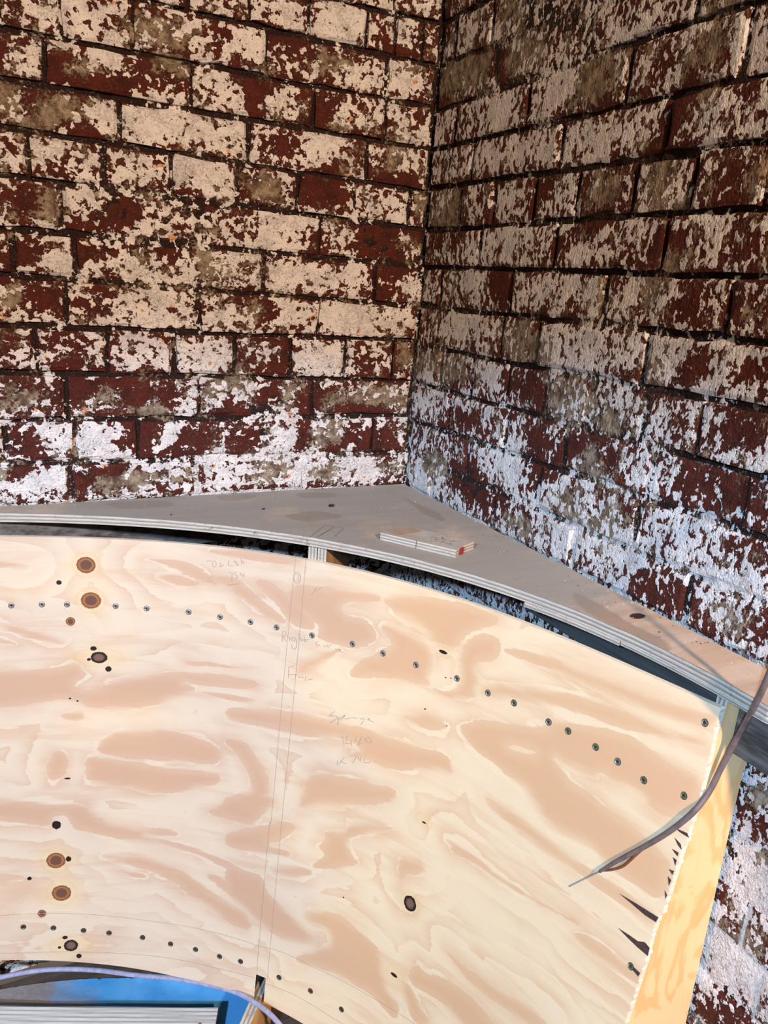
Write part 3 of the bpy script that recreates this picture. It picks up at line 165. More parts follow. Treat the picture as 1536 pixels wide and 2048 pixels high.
def tube_mesh(name, P, r, seg=10):
    P = np.asarray(P, float); n = len(P)
    T = np.gradient(P, axis=0); T /= np.linalg.norm(T, axis=1)[:, None]
    ref = np.array([0.3, 0.2, 0.93]); v = []
    rr = np.full(n, r) if np.isscalar(r) else np.asarray(r)
    for i in range(n):
        a = np.cross(T[i], ref); a /= np.linalg.norm(a); b = np.cross(T[i], a)
        for k in range(seg):
            w = 2 * math.pi * k / seg
            v.append(P[i] + rr[i] * (math.cos(w) * a + math.sin(w) * b))
    f = []
    for i in range(n - 1):
        for k in range(seg):
            k2 = (k + 1) % seg
            f.append((i * seg + k, (i + 1) * seg + k, (i + 1) * seg + k2, i * seg + k2))
    f.append(tuple(range(seg))); f.append(tuple(range((n - 1) * seg, n * seg))[::-1])
    me = mesh(name, v, f, smooth=True)
    return me

# ------------------------------------------------------------------ node helpers
class NT:
    def __init__(s, name):
        s.m = bpy.data.materials.new(name); s.m.use_nodes = True
        s.t = s.m.node_tree; s.b = s.t.nodes['Principled BSDF']
        s.b.inputs['Roughness'].default_value = 0.8
        s.b.inputs['Specular IOR Level'].default_value = 0.25
    def n(s, ty, **kw):
        x = s.t.nodes.new(ty)
        for k, v in kw.items(): setattr(x, k, v)
        return x
    def put(s, sock, v):
        if hasattr(v, 'is_linked'): s.t.links.new(v, sock)
        elif isinstance(v, (tuple, list)) and len(v) == 3 and sock.type == 'RGBA': sock.default_value = (*v, 1)
        else: sock.default_value = v
    def attr(s, name):
        return s.n('ShaderNodeAttribute', attribute_name=name).outputs
    def pos(s): return s.n('ShaderNodeNewGeometry').outputs['Position']
    def mp(s, v, scale, loc=(0, 0, 0)):
        x = s.n('ShaderNodeMapping'); s.put(x.inputs['Vector'], v); x.inputs['Scale'].default_value = scale; x.inputs['Location'].default_value = loc
        return x.outputs[0]
    def noise(s, v, scale, detail=4, rough=.55, dist=0.0):
        x = s.n('ShaderNodeTexNoise'); s.put(x.inputs['Vector'], v)
        x.inputs['Scale'].default_value = scale; x.inputs['Detail'].default_value = detail
        x.inputs['Roughness'].default_value = rough; x.inputs['Distortion'].default_value = dist
        return x.outputs['Fac']
    def m_(s, op, a, b=0.0, c=0.0):
        x = s.n('ShaderNodeMath', operation=op)
        s.put(x.inputs[0], a); s.put(x.inputs[1], b); s.put(x.inputs[2], c)
        return x.outputs[0]
    def add(s, a, b): return s.m_('ADD', a, b)
    def mul(s, a, b): return s.m_('MULTIPLY', a, b)
    def ma(s, a, b, c): return s.m_('MULTIPLY_ADD', a, b, c)
    def ss(s, v, a, b, c=0.0, d=1.0):
        x = s.n('ShaderNodeMapRange', interpolation_type='SMOOTHSTEP')
        for i, q in enumerate((v, a, b, c, d)): s.put(x.inputs[i], q)
        return x.outputs[0]
    def mix(s, f, a, b, mode='MIX'):
        x = s.n('ShaderNodeMix', data_type='RGBA', blend_type=mode)
        s.put(x.inputs[0], f); s.put(x.inputs[6], a); s.put(x.inputs[7], b)
        return x.outputs[2]
    def bump(s, h, dist, strength=1.0):
        x = s.n('ShaderNodeBump'); s.put(x.inputs['Height'], h)
        x.inputs['Distance'].default_value = dist; x.inputs['Strength'].default_value = strength
        s.t.links.new(x.outputs[0], s.b.inputs['Normal'])
    def col(s, c): s.put(s.b.inputs['Base Color'], c)
    def rough(s, r): s.put(s.b.inputs['Roughness'], r)

# ------------------------------------------------------------------ materials
def wall_mat(name, mortar, sc3):
    k = NT(name); P = k.mp(k.pos(), sc3)
    p = k.attr('paint')['Fac']; t = k.attr('tan')['Fac']
    big = k.noise(P, 15, 4, .6, .25)
    med = k.noise(P, 64, 3, .52, .35)
    fine = k.noise(P, 170, 3, .6, .3)
    mod = k.ss(k.noise(P, 6.5, 2, .5), .36, .64, .55, 1.45)
    f = k.ma(k.add(big, -.5), .90, k.mul(k.mul(k.add(med, -.5), 1.35), mod))
    f = k.ma(k.add(fine, -.5), .42, f)
    f = k.ma(p, 1.0, f)
    white = k.ss(f, -.008, .012)
    crackn = k.noise(P, 75, 3, .65, .5)
    dots = k.ss(crackn, .66, .70)
    white = k.mul(white, k.m_('SUBTRACT', 1.0, k.mul(dots, .85)))
    g = k.ma(k.add(k.noise(k.mp(P, (1, 1, 1), (3.3, 7.1, 1.9)), 24, 5, .65, .3), -.5), 1.4, k.add(t, k.mul(k.add(med, -.5), -.5)))
    g = k.ma(k.add(fine, -.5), .9, g)
    tan = k.ss(g, -.06, .10)
    rnd = k.n('ShaderNodeObjectInfo').outputs['Random']
    red = k.mix(k.ss(k.noise(P, 30, 4), .35, .7), (.092, .012, .0045), (.038, .0055, .0025))
    red = k.mix(k.mul(rnd, .6), red, (.068, .010, .004))
    if mortar: red = k.mix(k.noise(P, 40, 3), (.024, .007, .005), (.009, .0035, .003))  # mortar near black, shade of the recessed joints put into its colour
    tanc = k.mix(k.ss(k.noise(P, 42, 5, .72), .34, .66), (.085, .047, .025), (.37, .29, .205))
    whc = k.mix(k.ss(k.noise(P, 22, 4, .6), .35, .7), (.80, .755, .72), (.66, .62, .60))
    whc = k.mix(k.mul(k.ss(k.noise(P, 11, 3, .6), .54, .68), .55), whc, (.56, .545, .55))
    whc = k.mix(k.mul(k.ss(k.noise(P, 27, 2, .5), .685, .70), .85 if sc3[0] == 1.0 else .3), whc, (.66, .27, .09))
    c = k.mix(tan, red, tanc); c = k.mix(white, c, whc)
    c = k.mix(k.mul(k.ss(k.noise(P, 260, 2), .3, .5, 1, 0), .35), c, (.10, .075, .06))
    k.col(c)
    h = k.ma(white, 1.0, k.ma(tan, .5, k.ma(med, 1.2, k.mul(fine, .9))))
    k.bump(h, .0035, .8)
    k.rough(k.ss(white, 0, 1, .88, .62))
    k.b.inputs['Specular IOR Level'].default_value = .3
    return k.m
SL, SR = (1.0, 1.0, 1.08), (1.35, 1.5, 1.0)
M_BRICK = {'l': wall_mat('flaking_cream_painted_brick', False, SL), 'r': wall_mat('flaking_white_painted_brick', False, SR)}
M_MORTAR = {'l': wall_mat('shaded_mortar_left', True, SL), 'r': wall_mat('shaded_mortar_right', True, SR)}

def board_mat():
    k = NT('pine_plywood_face'); uv = k.attr('uvw')['Vector']
    n1 = k.noise(k.mp(uv, (15, 120, 1)), 1, 3, .6); n2 = k.noise(k.mp(uv, (60, 420, 1)), 1, 2, .6)
    n0 = k.noise(k.mp(uv, (9, 22, 1)), 1, 2, .5)
    gr = k.attr('grain')['Fac']
    g = k.ma(k.add(n1, -.5), .013, k.ma(k.add(n2, -.5), .005, k.ma(k.add(n0, -.5), .012, gr)))
    wid = k.ma(k.ss(k.noise(k.mp(uv, (7, 11, 1), (1.7, 4.2, 0)), 1, 2), .46, .66), .016, .0008)
    hard = k.ss(g, k.mul(wid, -1), wid)
    deep = k.ss(g, -.002, .022)
    gw = k.ma(k.add(k.noise(k.mp(uv, (6, 13, 1), (7, 2, 0)), 1, 3, .55), -.5), .075, g)
    fr = k.n('ShaderNodeMath', operation='FRACT'); k.put(fr.inputs[0], k.ma(gw, 26.0, 40.0))
    saw = k.mul(k.m_('POWER', fr.outputs[0], 1.6), k.ss(fr.outputs[0], .94, .99, 1, 0))
    saw = k.mul(saw, k.ss(k.noise(k.mp(uv, (5, 9, 1), (3.1, 8.8, 0)), 1, 2), .36, .62, .10, .62))
    tanm = k.m_('MAXIMUM', k.ma(hard, .70, k.mul(deep, .22)), saw)
    # faint early-wood bands that follow the cathedral shapes
    bands = k.noise(k.mp(uv, (4.5, 30, 1), (2.2, .4, 0)), 1, 4, .55, .6)
    soft = k.mul(k.ss(bands, .50, .70), .34)
    big = k.noise(k.mp(uv, (3, 6, 1), (5, 1, 0)), 1, 2)
    xs = k.n('ShaderNodeSeparateXYZ'); k.put(xs.inputs[0], uv)
    big = k.ma(k.ss(xs.outputs[0], .95, .35), .45, k.mul(big, .62))
    cream = k.mix(k.ss(big, .25, .70), (.745, .61, .455), (.89, .69, .45))  # right end yellower; left end darkened in colour against the strong light there
    tan = k.mix(k.ss(big, .25, .65), (.60, .365, .235), (.72, .425, .23))
    c = k.mix(soft, cream, tan)
    c = k.mix(tanm, c, tan)
    line = k.noise(k.mp(uv, (25, 900, 1)), 1, 3, .6)
    c = k.mix(k.mul(k.ss(line, .45, .75), .12), c, (.52, .33, .20))
    halo = k.attr('halo')['Fac']
    c = k.mix(k.mul(k.ss(halo, .05, .9), .42), c, (.80, .56, .24))
    ring = k.mul(k.ss(halo, .50, .54), k.ss(halo, .60, .66, 1, 0)); c = k.mix(k.mul(ring, .08), c, (.50, .27, .12))
    wob = k.mul(k.add(k.noise(uv, 190, 2), -.5), .22)
    k0 = k.add(k.attr('knot')['Fac'], wob); k2 = k.add(k.attr('darkknot')['Fac'], wob); k1 = k.add(k.attr('blackknot')['Fac'], k.mul(wob, 1.4))
    kc = k.mix(k.ss(k0, .16, .30), (.24, .085, .03), (.40, .17, .06)); kc = k.mix(k.ss(k0, .30, .50), kc, (.16, .068, .045))
    c = k.mix(k.ss(k0, 0, .08), c, kc)
    kd = k.mix(k.ss(k2, .22, .6), (.018, .010, .008), (.20, .105, .075))
    c = k.mix(k.ss(k2, 0, .10), c, kd)
    c = k.mix(k.ss(k1, 0, .15), c, (.022, .011, .008))
    k.col(c); k.rough(.62)
    k.bump(k.ma(line, .4, k.mul(hard, -.3)), .0006, .5)
    return k.m
M_BOARD = board_mat()

def edge_mat():
    k = NT('plywood_edge_layers'); a = k.attr('ply')['Fac']; P = k.pos()
    w = k.n('ShaderNodeMath', operation='FRACT'); k.put(w.inputs[0], k.add(k.mul(a, 2.6), k.mul(k.noise(P, 18, 2), .25)))
    s = k.ss(k.m_('ABSOLUTE', k.add(w.outputs[0], -.5)), .22, .36)
    gri = k.noise(k.mp(P, (30, 30, 500)), 1, 3, .7)
    c = k.mix(s, (.62, .57, .49), (.36, .31, .265))
    c = k.mix(k.ss(gri, .45, .72, 0, .65), c, (.27, .225, .185))
    c = k.mix(k.ss(k.noise(P, 45, 4, .7), .60, .72, 0, .8), c, (.20, .15, .11))
    k.col(c); k.rough(.8); k.bump(k.ma(s, -1, gri), .0012, .7)
    return k.m
M_EDGE = edge_mat()

def shelf_mat():
    k = NT('dusty_plywood_face'); P = k.pos()
    gr = k.attr('grain')['Fac']; kn = k.attr('knot')['Fac']
    q = k.n('ShaderNodeMapping'); k.put(q.inputs['Vector'], P); q.inputs['Rotation'].default_value = (0, 0, .45); q.inputs['Scale'].default_value = (3, 26, 1)
    v = q.outputs[0]
    n = k.noise(v, 1, 4, .6, .7)
    wood = k.mix(k.ss(n, .40, .66), (.70, .52, .385), (.60, .40, .27))
    sm = k.ss(k.ma(k.add(k.noise(P, 60, 3), -.5), .018, gr), -.004, .005)
    wood = k.mix(k.mul(sm, .6), wood, (.45, .27, .17))
    dn = k.noise(P, 5.5, 5, .62, .4)
    x = k.n('ShaderNodeSeparateXYZ'); k.put(x.inputs[0], P)
    far = k.ss(x.outputs[1], -1.05, -.60)
    dust = k.ss(k.add(dn, k.mul(far, .30)), .52, .80, .12, .80)
    c = k.mix(dust, wood, (.315, .315, .29))
    c = k.mix(k.mul(sm, .30), c, (.27, .19, .14))
    c = k.mix(k.ss(k.noise(P, 90, 4, .7), .60, .74, 0, .4), c, (.16, .125, .10))
    c = k.mix(k.ss(k.add(kn, k.mul(k.add(k.noise(P, 220, 2), -.5), .3)), 0, .3), c, (.045, .022, .018))
    k.col(c); k.rough(.78); k.bump(k.noise(P, 240, 3), .0006, .5)
    return k.m
M_SHELF = shelf_mat()

def swirl_mat(name, c1, c2, scale, sc3, edge=.05, rough=.6):
    k = NT(name); P = k.mp(k.pos(), sc3)
    n = k.noise(P, scale, 3, .5, 1.2)
    w = k.n('ShaderNodeMath', operation='FRACT'); k.put(w.inputs[0], k.mul(n, 4.2))
    s = k.ss(w.outputs[0], .35, .35 + edge * 6)
    s = k.mul(s, k.ss(w.outputs[0], .80, .97, 1, 0))
    c = k.mix(k.mul(s, .8), c1, c2)
    f = k.noise(k.mp(k.pos(), (250, 250, 14)), 1, 3)
    c = k.mix(k.ss(f, .5, .8, 0, .10), c, tuple(q * .6 for q in c2))
    k.col(c); k.rough(rough); k.bump(f, .0005, .5)
    return k.m
M_ORANGE = swirl_mat('orange_plywood_face', (.97, .65, .33), (.92, .49, .19), 6, (1.2, 1, .8), .05)
M_RIB = swirl_mat('brown_plywood_face', (.52, .33, .17), (.38, .20, .09), 6, (1, 1, .6))

def plain_mat(name, c1, c2, scale, rough=.8, metal=0.0, sc3=(1, 1, 1), bump=.0006, det=4):
    k = NT(name); P = k.mp(k.pos(), sc3)
    n = k.noise(P, scale, det, .6)
    k.col(k.mix(k.ss(n, .3, .7), c1, c2)); k.rough(rough); k.b.inputs['Metallic'].default_value = metal
    if bump: k.bump(n, bump, .6)
    return k.m
M_PENCIL = plain_mat('pencil_graphite', (.34, .27, .22), (.46, .37, .30), 300, .6, bump=0)
M_BATTEN = plain_mat('dark_weathered_timber', (.10, .095, .088), (.055, .052, .05), 1, .9, sc3=(6, 6, 120))
M_BATTEN2 = plain_mat('grey_dirty_timber', (.20, .175, .155), (.06, .045, .038), 1, .9, sc3=(30, 14, 90))
M_PLANK = plain_mat('pale_grey_sawn_timber', (.66, .63, .58), (.46, .44, .41), 1, .75, sc3=(5, 5, 5))
M_ENDGRAIN = plain_mat('brown_end_grain', (.34, .18, .09), (.20, .10, .05), 120, .85)
M_FLOOR = plain_mat('dark_brown_floorboard', (.065, .047, .038), (.11, .085, .07), 1, .8, sc3=(4, 60, 4))
M_CABLE = plain_mat('grey_brown_cable_sheath', (.22, .165, .155), (.14, .10, .10), 60, .45)
M_CABLE2 = plain_mat('lilac_grey_cable_sheath', (.42, .42, .58), (.30, .30, .44), 90, .32)
M_COPPER = plain_mat('copper_conductor', (.60, .30, .16), (.45, .20, .10), 60, .4, .8)
M_WIRE = plain_mat('pale_wire', (.38, .37, .34), (.28, .27, .25), 60, .5)
M_SCREW = plain_mat('dull_bronze_screw', (.20, .17, .11), (.12, .10, .075), 400, .42, .7)
M_SCREW2 = plain_mat('grey_zinc_screw', (.46, .44, .38), (.30, .28, .25), 400, .4, .75)
M_SCREW3 = plain_mat('greenish_brass_screw', (.30, .32, .20), (.18, .20, .13), 400, .42, .65)
M_DARK = plain_mat('recess_shade', (.015, .012, .010), (.03, .022, .018), 200, .9)  # near-black for shade in screw recesses; also the slab under the boards
M_SPLIT = plain_mat('split_shade', (.05, .028, .024), (.10, .055, .05), 1, .9, sc3=(300, 300, 300))
M_RED = plain_mat('red_paint_mark', (.42, .03, .025), (.30, .04, .03), 200, .7)
M_FLAKE = plain_mat('paint_chip', (.70, .66, .60), (.40, .33, .26), 30, .8)
M_GRIT = plain_mat('dark_grit', (.06, .04, .03), (.10, .07, .05), 30, .9)

def sheet_mat():
    k = NT('blue_layer_face'); P = k.pos()  # blue, turning to grey-brown speckle towards the left
    x = k.n('ShaderNodeSeparateXYZ'); k.put(x.inputs[0], P)
    d = k.ss(k.ma(k.noise(P, 14, 5, .65), .22, k.mul(x.outputs[0], -1)), .88, 1.03)
    blue = k.mix(k.ss(k.noise(P, 8, 3), .35, .65), (.07, .36, .80), (.13, .47, .90))
    c = k.mix(d, blue, k.mix(k.noise(P, 120, 4, .7), (.20, .16, .12), (.42, .40, .42)))
    k.col(c); k.rough(.45); k.bump(k.noise(P, 90, 3), .0015, .5)
    return k.m
M_SHEET = sheet_mat()

# ------------------------------------------------------------------ brick walls
def blob_eval(s, z, B, mort):
    paint = np.full(s.shape, -.012); tan = np.full(s.shape, -.12)
    wp = np.zeros(s.shape)
    for ty, bs, bz, a, b in B:
        d = ((s - bs) / (a * 1.05)) ** 2 + ((z - bz) / (b * 1.05)) ** 2
        w = np.exp(-d * d * .9)
        if ty == 2: paint = paint + w * (.22 - paint); tan = tan + w * (-.1 - tan)
        elif ty == 0: paint = paint + w * (-.33 - paint); tan = tan + w * (-.36 - tan)
        else: paint = paint + w * (-.17 - paint); tan = tan + w * (.36 - tan)
    return paint, tan

def build_wall(name, side, BED, PERP, BLOB, smin, label):
    # side 'l': plane y=0, s=x ; side 'r': plane x=0, s=y ; outward (into the room) is -y / -x
    def P(s, z, d):
        s, z, d = np.broadcast_arrays(s, z, d)
        return np.stack([s, -d, z], -1) if side == 'l' else np.stack([-d, s, z], -1)
    ztop = 2.42
    cs = np.arange(smin, 0.0101, .011); cz = np.arange(0, ztop + .001, .011)
    S_, Z_ = np.meshgrid(cs, cz)
    ph = rng.uniform(0, 6, 12)
    n = sum(np.sin(S_ * a + ph[i] + 2 * np.sin(Z_ * b + ph[i + 4])) for i, (a, b) in enumerate([(37, 61), (83, 47), (151, 133), (23, 101)])) / 4
    n += rng.normal(0, .25, n.shape)
    dep = (-.0105 if side == 'l' else -.0075) + .0050 * n
    pa, ta = blob_eval(S_, Z_, BLOB, True)
    low = np.clip((1.42 - Z_) / .25, 0, 1) * (1.25 if side == 'r' else 1.0)
    pa = pa * .6 - .22 + .25 * low; ta = ta * .7 - .10 + .12 * low
    dep = dep + .004 * low
    q = np.sin(S_ * 9.1 + 1.3 * np.sin(Z_ * 5.7 + ph[9])) + np.sin(Z_ * 11.3 + ph[10] + 1.7 * np.sin(S_ * 4.3)) + .5 * np.sin(S_ * 23 + Z_ * 19 + ph[11])
    q = np.clip((q - .55) / .6, 0, 1)
    dep = dep + .0075 * q; pa = pa + .17 * q; ta = ta + .10 * q
    dep = np.minimum(dep, -.001)
    v = P(S_, Z_, dep).reshape(-1, 3)
    f = grid_faces(len(cz), len(cs), flip=(side == 'r'))
    # back slab
    nb = len(v)
    back = P(np.array([smin, 0.0, 0.0, smin]), np.array([0, 0, ztop, ztop]), -.11)
    nc, nr = len(cs), len(cz)
    crn = [0, nc - 1, nc * nr - 1, nc * (nr - 1)]
    extra = [[nb, nb + 3, nb + 2, nb + 1]] + [[crn[i], crn[(i + 1) % 4], nb + (i + 1) % 4, nb + i] for i in range(4)]
    f = np.r_[f, np.array(extra)]
    v = np.r_[v, back]
    z4 = np.zeros(4) - .3
    me = mesh(name, v, f, {'paint': np.r_[pa.ravel(), z4], 'tan': np.r_[ta.ravel(), z4]}, smooth=True)
    wall = link(name, me, mats=[M_MORTAR[side]])
    tag(wall, label, kind='structure')
    # bricks, course by course
    for r in range(len(BED) - 1):
        i = r - 4
        mt, ct = BED[r]; mb, cb = BED[r + 1]
        head = (i % 4) == 3
        L0, step = (0.0, .1285 if head else .2575)
        js = [q for q in PERP.get(i, []) if q < -.03]
        if not js:
            js = [-(.06 if head else (.265, .125, .20)[i % 3]) + random.uniform(-.008, .008)]
        elif js[0] < -.30: js = [js[0] + .26] + js
        while js[-1] > smin + .05: js.append(js[-1] - step + random.uniform(-.006, .006))
        edges = [0.0] + js
        for a, b in zip(edges[:-1], edges[1:]):
            gap = random.uniform(.0035, .0055)
            s1 = a - gap; s0 = max(b + gap, smin)
            if s1 - s0 < .025: continue
            if a == 0.0: s1 = -.006
            nx = max(3, int(round((s1 - s0) / .03)) + 1); nz = 5
            us = np.linspace(0, 1, nx); us[1] = min(us[1], .007 / (s1 - s0)) if nx > 3 else us[1]
            if nx > 3: us[-2] = 1 - us[1]
            ws = np.array([0, .09, .5, .91, 1.0])
            U, W = np.meshgrid(us, ws)
            Sx = s0 + U * (s1 - s0)
            zt = mt * Sx + ct - gap - .001; zb = mb * Sx + cb + gap + .001
            Zz = zb + W * (zt - zb)
            edge = (U == 0) | (U == 1) | (W == 0) | (W == 1)
            Sx = Sx + rng.normal(0, .0016, Sx.shape) * np.where(edge, 1, .4)
            Zz = Zz + rng.normal(0, .0016, Sx.shape) * np.where(edge, 1, .4)
            base = random.uniform(-.0025, .0035); tl = random.uniform(-.002, .002)
            D = base + tl * (U - .5) + rng.normal(0, .0009, Sx.shape) - np.where(edge, rng.uniform(.0015, .005 if side == 'l' else .003, Sx.shape), 0)
            pa, ta = blob_eval(Sx, Zz, BLOB, False)
            ka = 1.05 if side == 'l' else .80; pa = pa * ka; bp = random.uniform(-.04, .045) - (.03 if side == 'r' else 0); pa = pa + bp - np.where(edge, .05, 0)
            ctr = np.array([(s0 + s1) / 2, (zt.mean() + zb.mean()) / 2]); pa = pa + (.065 if side == 'r' else .03) * np.clip((1.42 - ctr[1]) / .15, 0, 1)
            v = P(Sx, Zz, D).reshape(-1, 3)
            f = grid_faces(nz, nx, flip=(side == 'r')).tolist()
            bd = list(range(nx)) + [nx * j + nx - 1 for j in range(1, nz)] + list(range(nx * nz - 2, nx * (nz - 1) - 1, -1)) + [nx * j for j in range(nz - 2, 0, -1)]
            vb = v[bd].copy()
            if side == 'l': vb[:, 1] = .035
            else: vb[:, 0] = .035
            o0 = len(v); m = len(bd)
            for q in range(m):
                q2 = (q + 1) % m
                qd = [bd[q], o0 + q, o0 + q2, bd[q2]]
                f.append(qd if side == 'l' else qd[::-1])
            v = np.r_[v, vb]
            c3 = P(ctr[0], ctr[1], 0.0).reshape(3)
            pe = np.r_[pa.ravel(), pa.ravel()[bd] - .25]; te = np.r_[ta.ravel(), ta.ravel()[bd] - .1]
            me = mesh('brick', v - c3, f, {'paint': pe, 'tan': te}, smooth=False)
            link('brick', me, wall, tuple(c3), [M_BRICK[side]])
    return wall

wall_left = build_wall('wall_left', 'l', BED_LEFT, PERP_LEFT, BLOB_LEFT, -1.42, 'old brick wall with flaking cream paint, left of the corner')
wall_right = build_wall('wall_right', 'r', BED_RIGHT, PERP_RIGHT, BLOB_RIGHT, -1.62, 'old brick wall with flaking white paint, right of the corner')

# ------------------------------------------------------------------ floor
fl = link('floor', box_mesh('floor', -2.4, -.012, -2.7, -.012, -.06, -.022, 0), mats=[M_DARK])
tag(fl, 'dark timber floor under the curved seating', kind='structure')
y = -.02; k = 0
while y > -2.66:
    w = .135
    o = link('floorboard', box_mesh('floorboard', -2.38, -.02, y - w + .004, y, -.022, 0 - random.uniform(0, .0012), .0015), fl, mats=[M_FLOOR])
    y -= w

# ------------------------------------------------------------------ curved backrest (a cone leaning back)
CT, PT, PS, THR, LEAN, ZS, ZT = CONE
CT = np.array(CT)
def rad(th, pp):
    th = np.asarray(th, float)
    r = np.polyval(pp, np.clip(th, THR[0], THR[1]) - .8)
    if pp is PS:   # the shelf edge runs on parallel to the right wall past the end panel
        r = np.where(th < -.02, (CT[0] * -1 - .0985) / np.cos(th), r)
    return r
def surf(th, v, off=0.0):
    th = np.asarray(th, float); v = np.asarray(v, float)
    r = rad(th, PT) - LEAN * v - off
    return np.stack([CT[0] + r * np.cos(th), CT[1] + r * np.sin(th), ZT - v + 0 * th], -1)
def normal(th, v):
    n = np.array([-math.cos(th), -math.sin(th), LEAN]); return n / np.linalg.norm(n)

def sd_poly(X, Y, poly, pad=.03):
    """depth inside (+) or distance outside (-)"""
    P = np.asarray(poly, float)
    for _ in range(2):
        Q = np.roll(P, -1, 0); P = np.stack([.78 * P + .22 * Q, .22 * P + .78 * Q], 1).reshape(-1, 2)
    x0, y0 = P.min(0) - pad; x1, y1 = P.max(0) + pad
    sel = np.nonzero((X > x0) & (X < x1) & (Y > y0) & (Y < y1))[0]
    x = X[sel]; y_ = Y[sel]
    d2 = np.full(len(sel), 9.0); ins = np.zeros(len(sel), bool)
    for a, b in zip(P, np.roll(P, -1, 0)):
        e = b - a; L = e @ e + 1e-12
        t = np.clip(((x - a[0]) * e[0] + (y_ - a[1]) * e[1]) / L, 0, 1)
        d2 = np.minimum(d2, (x - a[0] - t * e[0]) ** 2 + (y_ - a[1] - t * e[1]) ** 2)
        c = (a[1] > y_) != (b[1] > y_)
        if abs(b[1] - a[1]) > 1e-12:
            ins ^= c & (x < (b[0] - a[0]) * (y_ - a[1]) / (b[1] - a[1]) + a[0])
    d = np.sqrt(d2)
    return sel, np.where(ins, d, -d)

root = bpy.data.objects.new('curved_backrest', None); COL.objects.link(root)
root.location = (-.45, -.35, 0)
tag(root, 'large curved plywood backrest with rows of screws and pencil writing, below the shelf', 'backrest')
def kid(name, me, parent=root, mats=(), world=True):
    o = link(name, me, parent, mats=mats)
    if parent is root: o.location = (-root.location.x, -root.location.y, -root.location.z)
    return o

TH_L, BT = 1.41, .009
E = np.array(EDGE); B = np.array(BOTTOM)
NU, NV = 580, 380
uu = np.linspace(0, 1, NU); ww = np.linspace(0, 1, NV)
def vbot(th): return np.interp(th, B[::-1, 0], B[::-1, 1])
def theta_edge(v):
    e = np.interp(v, E[:, 1], E[:, 0])
    j = np.interp(v, np.linspace(0, 1, 300), rng2)
    return e + j
rng2 = np.random.default_rng(3).normal(0, .0006, 300); q = np.linspace(0, 1, 300)
rng2 = rng2 + np.where((q > .2) & (q < .40), np.random.default_rng(4).uniform(-.001, .0025, 300), 0)
U, Wg = np.meshgrid(uu, ww)
vv = Wg * .95
for _ in range(3):
    th = TH_L + U * (theta_edge(vv) - TH_L); vv = Wg * vbot(th)
X = th.ravel(); Y = vv.ravel()
grain = np.full(X.shape, -.12)
for poly in GRAIN:
    s, d = sd_poly(X, Y, poly, .12); grain[s] = np.maximum(grain[s], d)
for poly in PALE:
    s, d = sd_poly(X, Y, poly); grain[s] = np.minimum(grain[s], -d)
kn = {0: np.full(X.shape, -1.0), 1: np.full(X.shape, -1.0), 2: np.full(X.shape, -1.0), 3: np.zeros(X.shape)}
for a, b, ra, rb, ty in KNOTS:
    d = np.sqrt(((X - a) / ra) ** 2 + ((Y - b) / rb) ** 2)
    if ty == 3: kn[3] = np.maximum(kn[3], np.exp(-d * d * .8))
    else: kn[ty] = np.maximum(kn[ty], 1 - d)
F = surf(X, Y); Bk = surf(X, Y, -BT)
faces = grid_faces(NV, NU)
n0, n1 = np.array(NOTCH)
fc = X[faces].mean(1), Y[faces].mean(1)
tlo, thi = n1[0] + .0005, n0[0] - .0005
inn = (fc[0] > tlo) & (fc[0] < thi) & (fc[1] > n0[1] - .001)
faces = faces[~inn]
# back: every 10th sample
ci = np.r_[np.arange(0, NU - 1, 10), NU - 1]; ri = np.r_[np.arange(0, NV - 1, 10), NV - 1]
idx = (ri[:, None] * NU + ci[None, :])
Vb = Bk[idx.ravel()]
fb = grid_faces(len(ri), len(ci), off=len(F), flip=True)
bx, by = X[idx.ravel()], Y[idx.ravel()]
fcb = bx[fb - len(F)].mean(1), by[fb - len(F)].mean(1)
fb = fb[~((fcb[0] > tlo - .012) & (fcb[0] < thi + .012) & (fcb[1] > n0[1] - .02))]
# rim
loops = [np.arange(NU), np.arange(NV) * NU + NU - 1, (NV - 1) * NU + np.arange(NU)[::-1], (np.arange(NV) * NU)[::-1]]
ring = np.concatenate([l[:-1] for l in loops])
rimF = F[ring]; rimB = Bk[ring]; o0 = len(F) + len(Vb); m = len(ring)
a_ = np.arange(m); a2 = (a_ + 1) % m
mx, my = X[ring], Y[ring]
keep = ~((mx > tlo) & (mx < thi) & (my > .8))
fr = np.stack([o0 + a_, o0 + m + a_, o0 + m + a2, o0 + a2], 1)[keep][:, ::-1]
V = np.r_[F, Vb, rimF, rimB]
fa = np.r_[faces[:, ::-1], fb[:, ::-1], fr[:, ::-1]]
z = np.zeros(len(Vb) + 2 * m)
me = mesh('backrest_sheet', V, fa, {
    'uvw': np.stack([np.r_[X, bx, mx, mx], np.r_[Y, by, my, my], 0 * V[:, 0]], 1),
    'grain': np.r_[grain, z - .03], 'knot': np.r_[kn[0], z - 1], 'blackknot': np.r_[kn[1], z - 1], 'darkknot': np.r_[kn[2], z - 1], 'halo': np.r_[kn[3], z],
    'ply': np.r_[0 * X, 0 * bx, 0 * mx, 0 * mx + 1]}, smooth=False,
    midx=np.r_[np.zeros(len(faces) + len(fb)), np.ones(len(fr))])
me.polygons.foreach_set('use_smooth', np.r_[np.ones(len(faces) + len(fb), bool), np.zeros(len(fr), bool)])
M_BEDGE = plain_mat('fresh_cut_plywood_edge', (.92, .84, .70), (.82, .70, .53), 200, .7)
sheet = kid('backrest_sheet', me, mats=[M_BOARD, M_BEDGE])
tag(sheet, 'curved pine plywood sheet with knots and cathedral grain')

